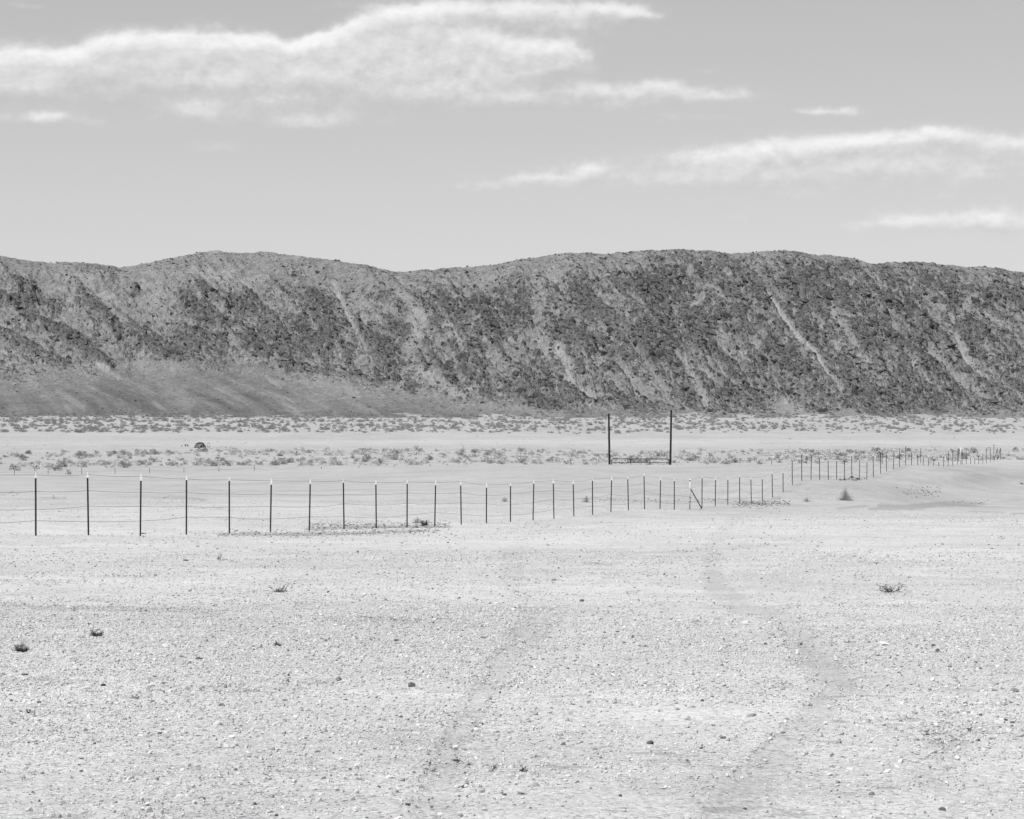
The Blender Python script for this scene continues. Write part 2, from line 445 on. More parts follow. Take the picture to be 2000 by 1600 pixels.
_HY = np.geomspace(5, 1010, 2600)
def hit(u, v):
    """the ground point seen at photo position (u, v)"""
    X = (u - 1000) / F * _HY
    z = ground_z(X, _HY)
    row = HZ - z * F / _HY
    k = np.where(row <= v)[0]
    k = k[0] if len(k) else len(_HY) - 1
    if k > 0:
        t = (row[k - 1] - v) / max(row[k - 1] - row[k], 1e-6); Y = _HY[k - 1] + t * (_HY[k] - _HY[k - 1])
    else: Y = _HY[0]
    x = (u - 1000) / F * Y
    return Vector((x, Y, gz(x, Y)))

def poly_dist(px, py, pts):
    best = np.full(px.shape, 1e9); 
    for (x0, y0, w0), (x1, y1, w1) in zip(pts[:-1], pts[1:]):
        dx, dy = x1 - x0, y1 - y0; L2 = dx * dx + dy * dy
        t = np.clip(((px - x0) * dx + (py - y0) * dy) / L2, 0, 1)
        d = np.hypot(px - x0 - t * dx, py - y0 - t * dy) / (w0 + t * (w1 - w0))
        best = np.minimum(best, d)
    return best

def build_ground():
    # rows: close together where the ground is seen at a slant
    Ys = [3.0]; 
    while Ys[-1] < 1120:
        Y = Ys[-1]
        if Y < 225: dY = 2.2 * Y * Y / (F * 1.5) if Y < 40 else 2.0 * Y / 330.
        elif Y < 380: dY = 4.0
        else: dY = 1.3 * Y * Y / (F * 15)
        Ys.append(Y + max(dY, .02))
    far = [1300, 1600, 2200, 3200, 5000, 8000]
    Ys = np.array(Ys + far)
    tc = np.arange(-.225, .2251, 3.2 / F)
    s = .225; side = []
    st = 3.2 / F
    while s < 1.6:
        st *= 1.16; s += st; side.append(s)
    t = np.concatenate([-np.array(side[::-1]), tc, side])
    T, Y = np.meshgrid(t, Ys)
    X = T * Y
    Z = ground_z(X, Y)
    co = np.stack([X, Y, Z], -1)
    u = 1000 + F * T; v = HZ - Z * F / Y
    print('ground grid', T.shape)
    near = 1 - sstep(70, 150, Y + 10 * fbm(X / 8, Y / 14, 5, 3))
    # pale wash across the valley floor
    vn = v + 6 * fbm(X / 120, Y / 60, 8, 3)
    inval = sstep(380, 420, Y)
    pale = inval * np.exp(-((vn - 864) / 5.0) ** 2) * 1.0 * (.5 + .5 * sstep(200, 900, u)) 
    pale = np.maximum(pale, inval * .35 * np.exp(-((vn - 850) / 4) ** 2))
    pale = np.maximum(pale, .6 * sstep(205, 228, Y) * (1 - sstep(236, 250, Y)) * sstep(1700, 1850, u))
    dark = np.zeros_like(pale)
    def streak(pts, amt, soft=.35, ns=1.0):
        wob = 1 + .45 * ns * fbm(u / 40, v / 12, len(pts) * 7 + int(pts[0][0]) % 13, 4)
        wob = wob + .45 * fbm(u / 11, v / 3.5, 333, 3)
        d = poly_dist(u, v * 2.2, [(a, b * 2.2, w) for a, b, w in pts]) * wob
        return amt * (1 - sstep(soft, 1.2, d))
    S = [([(1395,1110,25),(1400,1150,30),(1450,1185,34),(1520,1200,30),(1590,1255,40),(1610,1300,60),(1650,1330,44),(1590,1400,40),(1480,1520,60),(1400,1610,70)], .22),
         ([(1050,1215,40),(990,1290,40),(930,1380,34),(880,1460,34),(860,1560,60),(840,1640,60)], .19),
         ([(0,1183,12),(180,1187,14),(350,1190,16),(430,1196,10)], .16), ([(640,1208,10),(760,1210,13),(900,1213,10)], .15),
         ([(300,1340,16),(480,1348,16),(640,1335,16)], .12), ([(1145,1100,8),(1190,1101,8)], .3), ([(1190,1127,8),(1240,1129,8)], .14),
         ([(1300,1075,10),(1390,1072,12),(1500,1065,10)], .14), ([(0,1328,20),(130,1334,14)], .12),
         ([(1540,1490,50),(1400,1540,60)], .10), ([(1860,1430,60),(1830,1520,50)], .10), ([(300,1590,60),(480,1600,60)], .12),
         ([(80,1140,14),(250,1122,12),(420,1118,10)], .10), ([(1050,1215,36),(1010,1150,26),(1000,1080,26),(1040,1050,18),(1060,1030,12)], .06),
         ([(1440,1010,14),(1420,1030,20),(1395,1060,22),(1390,1110,24)], .10), ([(1575,1250,26),(1600,1285,44),(1640,1320,44),(1665,1335,24)], .36), ([(1400,1140,26),(1440,1168,30)], .24),
         ([(300,972,5),(400,976,6),(330,968,4)], .25), ([(80,972,3),(130,974,3)], .35), ([(300,950,6),(360,950,6),(430,958,5)], .15),
         ([(1140,975,5),(1400,983,5),(1530,984,5)], .22), ([(1020,980,4),(1140,976,4)], .15),
         ([(1640,993,7),(1690,989,6)], .35), ([(1700,994,8),(1790,990,16),(1830,985,17),(1900,986,12)], .45), ([(1720,987,9),(1780,992,13)], .45),
         ([(1870,981,8),(1920,985,7)], .3), ([(1900,999,5),(1960,1001,5)], .28), ([(1975,1003,4),(2010,1003,4)], .4), ([(1940,980,5),(1990,978,5)], .2),
         ([(1545,930,6),(1620,932,5)], .3), ([(1640,936,4),(1690,935,4)], .2), ([(1880,935,20),(1960,930,26),(2060,925,26)], .20), ([(1830,917,6),(1900,920,8),(2000,918,8)], .15),
         ([(430,1043,6),(560,1043,8),(700,1041,8),(830,1036,5)], .6), ([(600,1033,6),(720,1028,8),(840,1028,7),(880,1029,4)], .55),
         ([(1850,846,3),(1950,848,2.5),(2050,847,2.5)], .14)]
    for pts, amt in S:
        dark = np.maximum(dark, streak(pts, amt))
    dark += .10 * sstep(.15, .6, fbm(X / 5, Y / 9, 77, 4)) * sstep(60, 100, Y)
    # valley floor under the scrub and at the foot of the hill
    dark = np.maximum(dark, .09 * inval * sstep(-.1, .4, fbm(X / 40, Y / 120, 91, 4)))
    co[..., 2] -= .06 * dark * near
    me = grid_mesh('ground', co, len(Ys), len(t), MAT_GROUND, {'near': near, 'pale': pale, 'dark': dark})
    tag(link('ground', me), kind='structure')
build_ground()

# ------------------------------------------------------------------ the hill
RIDGE = [(-1500,560),(-700,480),(-300,500),(0,498),(60,508),(130,514),(200,518),(235,522),(270,517),(300,513),(350,503),(390,492),(425,488),(470,490),(520,494),(560,498),
 (600,503),(650,512),(700,520),(760,531),(800,530),(850,528),(900,522),(960,517),(1000,511),(1050,503),(1120,499),(1180,500),(1220,495),
 (1260,490),(1300,489),(1380,488),(1430,495),(1445,497),(1480,492),(1530,490),(1600,498),(1660,503),(1715,512),(1790,509),(1830,516),
 (1880,523),(1940,523),(2000,528),(2400,540),(3500,600)]
def build_hill():
    us = np.concatenate([np.arange(-600, -30, 5.0), np.arange(-30, 2031, 1.35), np.arange(2035, 2600, 5.0)])
    ss = np.concatenate([np.linspace(-.06, 0, 5)[:-1], np.linspace(0, 1.0, 290), 1 + np.geomspace(.006, 1.2, 22)])
    U, S = np.meshgrid(us, ss)
    ru = np.array([r[0] for r in RIDGE], float); rv = np.array([r[1] for r in RIDGE], float)
    vr = np.interp(U, ru, rv)
    vr = vr + 1.6 * fbm(U / 40, U * 0 + 3.3, 3, 4) + .9 * fbm(U / 9, U * 0 + 7.3, 4, 3)
    yf = 985 + 25 * fbm(U / 260, U * 0, 9, 3) 
    yr = np.interp(U, [-600, 300, 500, 800, 1100, 1500, 2600], [1300, 1300, 1310, 1280, 1235, 1225, 1235])
    Y = yf + (yr - yf) * S
    kl = 1 - sstep(500, 1150, U)
    xs = [0, .12, .3, .45, .6, .75, .88, 1.0]
    pl = np.interp(S, xs, [0, .022, .085, .20, .42, .68, .89, 1.0])
    pr = np.interp(S, xs, [0, .05, .22, .40, .58, .76, .91, 1.0])
    zr = (HZ - vr) / F * yr
    P = kl * pl + (1 - kl) * pr
    back = np.clip(S - 1, 0, 2)
    X = (U - 1000) / F * Y
    Z = -15 - .4 * (S < 0) * 10 * (-S) * 3 + (zr + 15) * np.where(S > 1, 1 - .35 * back, np.maximum(P, -.0))
    Z = np.where(S < 0, -15 + S * 40, Z)
    env = sstep(.02 + .38 * kl, .25 + .42 * kl, S) * (1 - .75 * sstep(.8, 1.0, S)); env = np.where(S > 1, .25, env)
    shear = .62 + .55 * kl
    q = X + shear * Z
    al = Z - .4 * X
    g1 = fbm(q / 46, al / 150, 101, 3); g2 = fbm(q / 17, al / 55, 111, 4); g3 = fbm(q / 6, al / 14, 121, 4, .6)
    ridged = 1 - 2 * np.abs(g2)
    iso = fbm(X / 16, Z / 10, 127, 4, .6)
    Z2 = Z + env * (9 * g1 + (2.7 + .5 * kl) * (ridged - .6) + 1.2 * g3 + 3.4 * iso)
    v = HZ - Z2 * F / Y
    # where rock crops out: patches drawn out along the gullies, broken into fine pieces
    lowb = np.interp(U, [-600,0,130,330,500,600,750,900,1050,1200,2600], [745,742,738,715,712,742,765,785,805,814,816])
    zone = 1 - sstep(-22, 14, v - lowb + 34 * fbm(q / 16, Z / 14, 131, 4, .6))
    topb = np.interp(U, [0, 200, 300, 420, 560, 700, 850, 1000, 1200, 2600], [40, 40, 45, 75, 55, 45, 25, 35, 6, 6])
    zone = zone * (.40 + .60 * sstep(-15, 35, v - vr - topb + 34 * fbm(q / 16, Z / 12, 133, 4, .6)))
    pn = .45 * fbm(q / 12, al / 24, 141, 4, .6) + .45 * fbm(X / 5, Z / 3.2, 151, 4, .7)
    bias = np.interp(U, [0, 300, 360, 850, 1000, 1300, 2600], [-.09, -.09, .0, .03, .0, .05, .02])
    fine = fbm(X / 1.9, Z2 / 1.2 + Y / 5, 161, 3, .7)
    field = pn + bias + .55 * fine
    rock = sstep(-.20, .30, field)
    # smaller, sparser speckle low on the right-hand slope
    low = sstep(690, 740, v) * sstep(900, 1050, U)
    rock = rock * (1 - low) + low * sstep(-.20, .28, .6 * fine + .4 * pn + .02)
    def band(pts, soft=.5):
        wob = 1 + .6 * fbm(U / 14, v / 14, 171, 3)
        wob = wob + .55 * fine
        wob = wob + .5 * fbm(U / 5, v / 5, 175, 3)
        return 1 - sstep(soft, 1.6, poly_dist(U, v, pts) * np.maximum(wob, .3))
    darks = [[(140,541,10),(189,597,16),(235,650,9)], [(45,616,8),(98,646,14),(150,665,14),(215,718,9)], [(-20,640,10),(40,672,12),(130,722,12)],
             [(225,635,8),(270,655,13),(315,695,10)], [(20,548,10),(40,556,13),(62,562,8)], [(-10,585,12),(30,592,14),(70,590,8)], [(95,600,8),(110,606,9)], [(150,590,7),(165,600,7)], [(60,520,7),(75,530,8)], [(262,560,9),(266,575,8)], [(375,548,16),(440,590,12)],
             [(365,590,20),(390,620,18)], [(350,650,22),(400,668,20)], [(480,585,26),(500,610,18)], [(520,620,18),(560,670,10)], [(610,590,28),(650,640,24)],
             [(700,655,16),(755,685,16)], [(480,672,20),(520,690,14)], [(590,670,24),(640,690,20)], [(120,520,14),(215,535,14)], [(330,700,22),(370,690,16)],
             [(870,600,16),(920,600,14)], [(950,640,20),(970,670,14)], [(1010,560,26),(1020,620,18)], [(1150,600,24),(1190,630,20)], [(1110,650,22),(1150,680,18)],
             [(1250,650,22),(1270,690,18)], [(1350,620,26),(1370,650,20)], [(1540,560,18),(1600,580,20)], [(1640,570,16),(1650,600,14)], [(1670,640,18),(1710,680,14)],
             [(1440,620,18),(1450,660,14)], [(1800,660,20),(1840,670,14)], [(1900,590,20),(1960,580,18)], [(1500,690,26),(1560,720,20)]]
    for d in darks: rock = np.maximum(rock, band(d) * sstep(-.40, .25, fine + .5 * pn + .10))
    rock = rock * np.where(S < .99, zone, .6 * zone)
    pale = np.zeros_like(rock)
    pl_ = [([(1500,570,4),(1530,620,4),(1560,660,6),(1595,690,4),(1610,720,3),(1645,760,3)], 1.), ([(1090,675,8),(1108,715,11),(1115,742,8),(1140,762,6),(1165,778,5)], .8),
           ([(1318,685,5),(1345,725,8),(1370,770,8),(1378,790,7)], .6), ([(1620,600,6),(1655,650,9),(1668,670,5)], .5), ([(1765,685,5),(1800,730,6),(1835,760,6)], .5),
           ([(1865,650,4),(1885,700,5),(1900,720,4),(1930,740,4)], .7), ([(1905,585,8),(1870,620,10)], .5), ([(1380,575,5),(1350,605,6)], .5),
           ([(735,540,6),(770,565,7),(800,592,10),(820,615,14)], .6), ([(820,615,14),(815,650,12),(800,700,14)], .35), ([(650,553,4),(678,610,4),(692,645,5),(715,690,4)], .8),
           ([(820,725,8),(860,750,12),(905,778,8)], .6), ([(848,680,10),(870,700,9)], .4), ([(515,732,3),(530,744,4),(548,756,3)], .6), ([(190,713,4),(232,737,5)], .8),
           ([(115,765,6),(160,795,8)], .55), ([(330,765,26),(360,790,18)], .35), ([(1505,735,6),(1520,760,5)], .4), ([(1535,790,18),(1560,795,12)], .5),
           ([(1925,675,6),(1935,700,5)], .5), ([(380,535,14),(470,545,12),(490,560,10)], .35), ([(380,490,3),(470,493,2)], .9), ([(300,560,20),(330,600,26),(340,640,18)], .25),
           ([(660,735,12),(690,770,12)], .35), ([(1240,750,5),(1245,785,5)], .4), ([(620,740,10),(660,760,8)], .3), ([(900,790,8),(1100,810,6)], .3)]
    for pts, a in pl_: pale = np.maximum(pale, a * band(pts, .3) * (.7 + .3 * sstep(-.3, .2, fine + .3 * pn)))
    rill = 1 - np.abs(fbm(q / 26, al / 260, 241, 2)) * 9
    rill = np.clip(rill, 0, 1) * sstep(-.1, .35, fbm(q / 60, al / 50, 245, 3)) * env
    pale = np.maximum(pale, .55 * rill * sstep(-.4, .2, fine))
    for pts, a in pl_[:14]: Z2 = Z2 - 1.0 * a * env * (1 - sstep(.2, 1.9, poly_dist(U, v, pts)))
    for pts in darks: Z2 = Z2 + 1.8 * env * (1 - sstep(.1, 1.3, poly_dist(U, v, pts) * (1 + .4 * fbm(U / 14, v / 14, 171, 3))))
    Z2 = Z2 - 1.6 * rill
    pale = np.maximum(pale, .30 * sstep(.25, .6, fbm(q / 7, al / 40, 181, 4)) * env)
    pale = .72 * pale
    rock = rock * (1 - .9 * pale)
    apron = sstep(-30, 60, v - lowb + 30 * fbm(q / 14, Z / 12, 135, 4, .6)) * (1 - .9 * sstep(1150, 1250, U))
    pale = np.maximum(pale, apron * .4 * sstep(.1, .5, fbm((X + 3.0 * Z) / 11, Z / 14, 191, 4, .6)))
    # the foot of the hill thins out into the pale valley floor
    pale = np.maximum(pale, 1.0 * (1 - sstep(.0, .03, S + .11 * fbm(X / 16, Y / 20, 195, 4) - .015 * kl)))
    # gullies between the fans of the apron
    Z2 = Z2 + (1 - env) * sstep(.03, .25, S) * (S < .9) * 1.1 * kl * fbm((X + 3.0 * Z) / 22, Z / 30, 231, 4, .6)
    steps = fbm(X / 3.2, Z2 / 2.2, 201, 3, .6)
    Z2 = Z2 + rock * (1.3 + 1.5 * np.floor(steps * 4) / 4 + .9 * fine) * sstep(.04, .12, S) * np.where(S > .93, .55, 1.0)
    Z2 = Z2 + .25 * fine * sstep(.04, .2, S)
    Yd = Y - rock * env * .8 * np.abs(g3)
    co = np.stack([X, Yd, Z2], -1)
    print('hill grid', U.shape)
    me = grid_mesh('hill', co, len(ss), len(us), MAT_HILL, {'rock': rock, 'pale': pale, 'apron': apron, 'streak': fbm((X + 3.0 * Z) / 9, Z / 16, 221, 5, .65)})
    tag(link('hill', me), kind='structure')
    # crags and boulders that stand on it
    r = np.random.default_rng(77)
    n = 760000
    i = r.uniform(4, 4 + 292, n); j = r.uniform(0, len(us) - 1.01, n)
    i0 = i.astype(int); j0 = j.astype(int)
    pu = U[i0, j0]; rk = rock[i0, j0]; pa = pale[i0, j0]; ap = apron[i0, j0]; ss_ = S[i0, j0]
    prob = (.02 + .30 * np.clip(rk, 0, 1) ** 1.5) * np.clip(1 - 1.3 * pa, 0, 1) ** 1.5 * (1 - .5 * ap) * sstep(.01, .06, ss_)
    keep = r.uniform(0, 1, n) < prob
    i, j, i0, j0, rk, ap = [a[keep] for a in (i, j, i0, j0, rk, ap)]; n = len(i)
    fi = (i - i0)[:, None]; fj = (j - j0)[:, None]
    p = (co[i0, j0] * (1 - fi) + co[i0 + 1, j0] * fi) * (1 - fj) + (co[i0, j0 + 1] * (1 - fi) + co[i0 + 1, j0 + 1] * fi) * fj
    sz = .6 * (1 - r.uniform(0, 1, n) * (1 - (.6 / 3.4) ** 2.0)) ** (-1 / 2.0)
    sz = sz * (.65 + .5 * rk) * (1 - .35 * ap)
    print('crags', n)
    # bushes that climb from the flat onto the fan
    m_ = 9000
    bi = r.integers(5, 60, m_); bj = r.integers(0, len(us) - 1, m_)
    S_ = S[bi, bj]; kk = kl[bi, bj]
    keep = r.uniform(0, 1, m_) < np.exp(-S_ / (.02 + .035 * kk)) * (.45 + 1.1 * fbm(co[bi, bj, 0] / 25, co[bi, bj, 1] / 25, 251, 3))
    return p - np.array([0, 0, .1]) * sz[:, None], sz, co[bi[keep], bj[keep]]
CRAGS = build_hill()

# ------------------------------------------------------------------ shape helpers
def tube(pts, r, n=5, verts=None, faces=None, r2=None):
    verts = [] if verts is None else verts; faces = [] if faces is None else faces
    b0 = len(verts); pts = [Vector(p) for p in pts]; m = len(pts)
    for i, p in enumerate(pts):
        d = (pts[min(i + 1, m - 1)] - pts[max(i - 1, 0)]).normalized()
        a = d.cross(Vector((0, 0, 1)))
        if a.length < .05: a = Vector((1, 0, 0))
        a.normalize(); b = d.cross(a)
        rr = r if r2 is None else r + (r2 - r) * i / (m - 1)
        for k in range(n):
            an = 2 * math.pi * k / n
            verts.append(p + a * math.cos(an) * rr + b * math.sin(an) * rr)
    for i in range(m - 1):
        for k in range(n):
            k2 = (k + 1) % n
            faces.append((b0 + i * n + k, b0 + i * n + k2, b0 + (i + 1) * n + k2, b0 + (i + 1) * n + k))
    faces.append(tuple(b0 + k for k in range(n))[::-1]); faces.append(tuple(b0 + (m - 1) * n + k for k in range(n)))
    return verts, faces

def box(verts, faces, x0, x1, y0, y1, z0, z1):
    b = len(verts)
    verts += [Vector(p) for p in ((x0,y0,z0),(x1,y0,z0),(x1,y1,z0),(x0,y1,z0),(x0,y0,z1),(x1,y0,z1),(x1,y1,z1),(x0,y1,z1))]
    faces += [tuple(b + i for i in f) for f in ((0,3,2,1),(4,5,6,7),(0,1,5,4),(1,2,6,5),(2,3,7,6),(3,0,4,7))]

# ------------------------------------------------------------------ fences
def t_post(fence, x, y, ztop, zground, rnd, tip=.13, mat=MAT_STEEL):
    """a studded T-section post, its top painted white"""
    zb = min(zground, ztop - .6) - .12
    h = ztop - zb
    v, f = [], []
    w = .021
    box(v, f, -w, w, -.004, .004, 0, h - tip)          # face flange
    box(v, f, -.004, .004, .0042, .038, 0, h - tip)    # web
    k = .25
    while k < h - tip - .05:
        box(v, f, -.009, .009, -.012, -.0042, k, k + .03); k += .075
    me = mesh_from('post', v, f, mat)
    o = link('post', me, fence)
    lean = (rnd.uniform(-.02, .02), rnd.uniform(-.022, .022), rnd.uniform(-.15, .15))
    o.location = (x - fence.location.x, y - fence.location.y, zb - fence.location.z)
    o.rotation_euler = lean
    v, f = [], []
    box(v, f, -w - .002, w + .002, -.006, .006, h - tip + .001, h - .045)
    box(v, f, -.012, .012, -.005, .005, h - .0449, h)
    box(v, f, -.006, .006, .0063, .040, h - tip + .001, h - .01)
    link('painted_tip', mesh_from('painted_tip', v, f, MAT_WHITE), o)
    return o

def wires(fence, tops, levels, r, seed):
    rnd = random.Random(seed)
    for li, lv in enumerate(levels):
        pts = []
        for i, (x, y, zt) in enumerate(tops):
            p = Vector((x, y - .014, zt - lv + rnd.uniform(-.02, .02) * (1 + li)))
            if pts:
                a = pts[-1]; sag = rnd.uniform(.004, .03)
                for k in (1, 2, 3):
                    t = k / 4; q = a.lerp(p, t); q.z -= sag * 4 * t * (1 - t); pts.append(q)
            pts.append(p)
        pts = [q - fence.location for q in pts]
        v, f = tube(pts, r, 4)
        link('wire', mesh_from('wire', v, f, MAT_WIRE), fence)

def build_fences():
    rnd = random.Random(3)
    fx, fy = FX[0], FY[0]
    fence = root('barbed_wire_fence', (fx, fy, gz(fx, fy)), 'long barbed-wire fence of dark white-tipped steel posts running from left foreground to far right', 'fence')
    allp = []
    for n in (-3, -2, -1):
        Y = post_Y(n); u = 1000 + (AN * n + BN) / (CN * n + 1); x = (u - 1000) * Y / F; g = gz(x, Y)
        allp.append((x, Y, g + 1.42)); t_post(fence, x, Y, g + 1.42, g, rnd)
    for n, (x, y, zb, zt) in enumerate(FP):
        g = gz(x, y)
        allp.append((x, y, zt))
        if n == 23: continue
        t_post(fence, x, y, zt, g, rnd, tip=rnd.uniform(.10, .18) if n < 30 else rnd.uniform(.09, .14))
    # white pipe posts and their dark braces
    x, y, zb, zt = FP[23]
    v, f = tube([(x, y, gz(x, y) - .1), (x + .03, y, zt)], .032, 10)
    v = [p - fence.location for p in v]
    pp = link('pipe_post', mesh_from('pipe_post', v, f, MAT_PIPE, True), fence); pp['label'] = 'pale pipe post with rusty clamps, braced by a dark diagonal'
    for hgt in (.08, .82, 1.0):
        z = zt - hgt * 1.1; v, f = tube([(x + .02, y, z - .012), (x + .02, y, z + .012)], .044, 10)
        link('clamp', mesh_from('clamp', [p - fence.location for p in v], f, MAT_WIRE), fence)
    x2, y2, zb2, _ = FP[24]
    v, f = tube([(x + .03, y, zt - .46), (x2 - .03, y2 - .04, gz(x2, y2) + .02)], .026, 8)
    link('brace', mesh_from('brace', [p - fence.location for p in v], f, MAT_STEEL), fence)
    y = post_Y(57.6); x = (1876.5 - 1000) * y / F; zt = -(873 - HZ) * y / F
    v, f = tube([(x, y, gz(x, y) - .1), (x, y, zt)], .035, 8)
    link('pipe_post', mesh_from('pipe_post', [p - fence.location for p in v], f, MAT_PIPE, True), fence)
    for (a, b, ta, tb) in ((66, 67, 0, .2), (67, 68, 0, .1)):
        xa, ya, zba, zta = FP[a]; xb, yb, zbb, ztb = FP[b]
        v, f = tube([(xa + .05, ya, gz(xa, ya) + .05), (xb - .02, yb, ztb - .1 - tb)], .028, 6)
        link('brace', mesh_from('brace', [p - fence.location for p in v], f, MAT_STEEL), fence)
    wires(fence, allp, (.06, .44, .80, 1.14), .0038, 5)

    # far fence through the gate line
    def far(us, name, label):
        tops = []
        Y0 = 243.0
        x0 = (us[0][0] - 1000) * Y0 / F
        fe = root(name, (x0, Y0, gz(x0, Y0)), label, 'fence')
        for (u, vt, tip) in us:
            Y = Y0 + rnd.uniform(-.4, .4); x = (u - 1000) * Y / F; zt = -(vt - HZ) * Y / F
            g = gz(x, Y); tops.append((x, Y, zt))
            t_post(fe, x, Y, zt, g, rnd, tip=tip)
        wires(fe, tops, (.08, .45, .82), .004, 8)
    far([(-170,914,.1),(-105,914,.1),(-38,914,.1),(28,913,.1),(94,912,.1),(160,911,.1),(225,911,.12),(292,911,.12),(359,911,.14),(428,908,.15),(497,905,.16),
         (551,913,.2),(628,907,.2),(701,905,.2),(770,903,.16),(840,902,.16),(912,901,.16),(981,901,.15),(1047,901,.15),(1116,900,.15)],
        'distant_fence', 'faint distant barbed-wire fence half hidden behind the sand crest, left of the tall wooden posts')
    far([(1322,903,.1),(1380,899,.2),(1445,898,.16),(1507.5,894,.15),(1576,887,.14),(1648.5,884,.14),(1723,876,.14),(1798,872,.13),(1872,872,.13)],
        'distant_fence', 'faint distant fence of thin white-tipped posts behind the crest, right of the tall wooden posts')
build_fences()

# ------------------------------------------------------------------ tall gate posts and the gate
def wood_post(u_top, v_top, u_base, Y, label):
    xb = (u_base - 1000) * Y / F; g = gz(xb, Y)
    xt = (u_top - 1000) * Y / F; zt = -(v_top - HZ) * Y / F
    o = root('gate_post', (xb, Y, g), label, 'post')
    rnd = random.Random(int(u_base)); v, f = [], []
    pts = []; m = 15; h = zt - g
    for i in range(m + 1):
        t = i / m; pts.append((xt * 1. * t + xb * (1 - t) - xb + rnd.uniform(-.008, .008), rnd.uniform(-.006, .006), -.3 * (i == 0) + h * t))
    tube(pts, .102, 12, v, f, r2=.088)
    link('shaft', mesh_from('shaft', v, f, MAT_WOOD, False), o)
    for z in (.75, 1.1):
        v, f = tube([(pts[-1][0] * z / h, 0, z), (pts[-1][0] * z / h, 0, z + .05)], .112, 12)
        link('iron_band', mesh_from('iron_band', v, f, MAT_STEEL), o)
    return xb, g
def build_gate():
    Y = 242.0
    wood_post(1189, 808, 1190.5, Y, 'tall dark wooden gate post at the left end of the metal gate')
    wood_post(1311, 801, 1309.2, Y, 'taller dark wooden gate post at the right end of the metal gate')
    x0 = (1194.5 - 1000) * Y / F; x1 = (1306.5 - 1000) * Y / F
    ztop = -(896 - HZ) * Y / F; zlow = ztop - 1.2
    o = root('metal_gate', ((x0 + x1) / 2, Y, zlow), 'low tubular metal farm gate hung between two tall wooden posts on the crest', 'gate')
    W = x1 - x0; r = .042; h = 1.2
    c = .16; arc = []
    loop = [(-W/2, 0, 0), (-W/2, 0, h - c)] + [(-W/2 + c - c * math.cos(a), 0, h - c + c * math.sin(a)) for a in (.4, .8, 1.2)] + [(-W/2 + c, 0, h)]
    loop += [(-W/6, 0, h - .015), (W/6, 0, h - .02), (W/2 - c, 0, h - .03)] + [(W/2 - c + c * math.sin(a), 0, h - .03 - c + c * math.cos(a)) for a in (.4, .8, 1.2)] + [(W/2, 0, h - .03 - c), (W/2, 0, 0), (-W/2, 0, 0)]
    v, f = tube(loop, r, 6); link('gate_frame', mesh_from('gate_frame', v, f, MAT_GATE), o)
    for z in (.22, .52, .84):
        v, f = tube([(-W/2, 0, z), (0, 0, z - .012), (W/2, 0, z - .02)], .034, 6); link('rail', mesh_from('rail', v, f, MAT_GATE), o)
    for x in (-W/6, W/6):
        v, f = [], []; box(v, f, x - .035, x + .035, -.062, -.0425, 0, h + .04); link('upright', mesh_from('upright', v, f, MAT_GATE), o)
    for z in (.3, .9):
        v, f = tube([(W/2, 0, z), (W/2 + .13, 0, z)], .02, 6); link('hinge', mesh_from('hinge', v, f, MAT_STEEL), o)
build_gate()

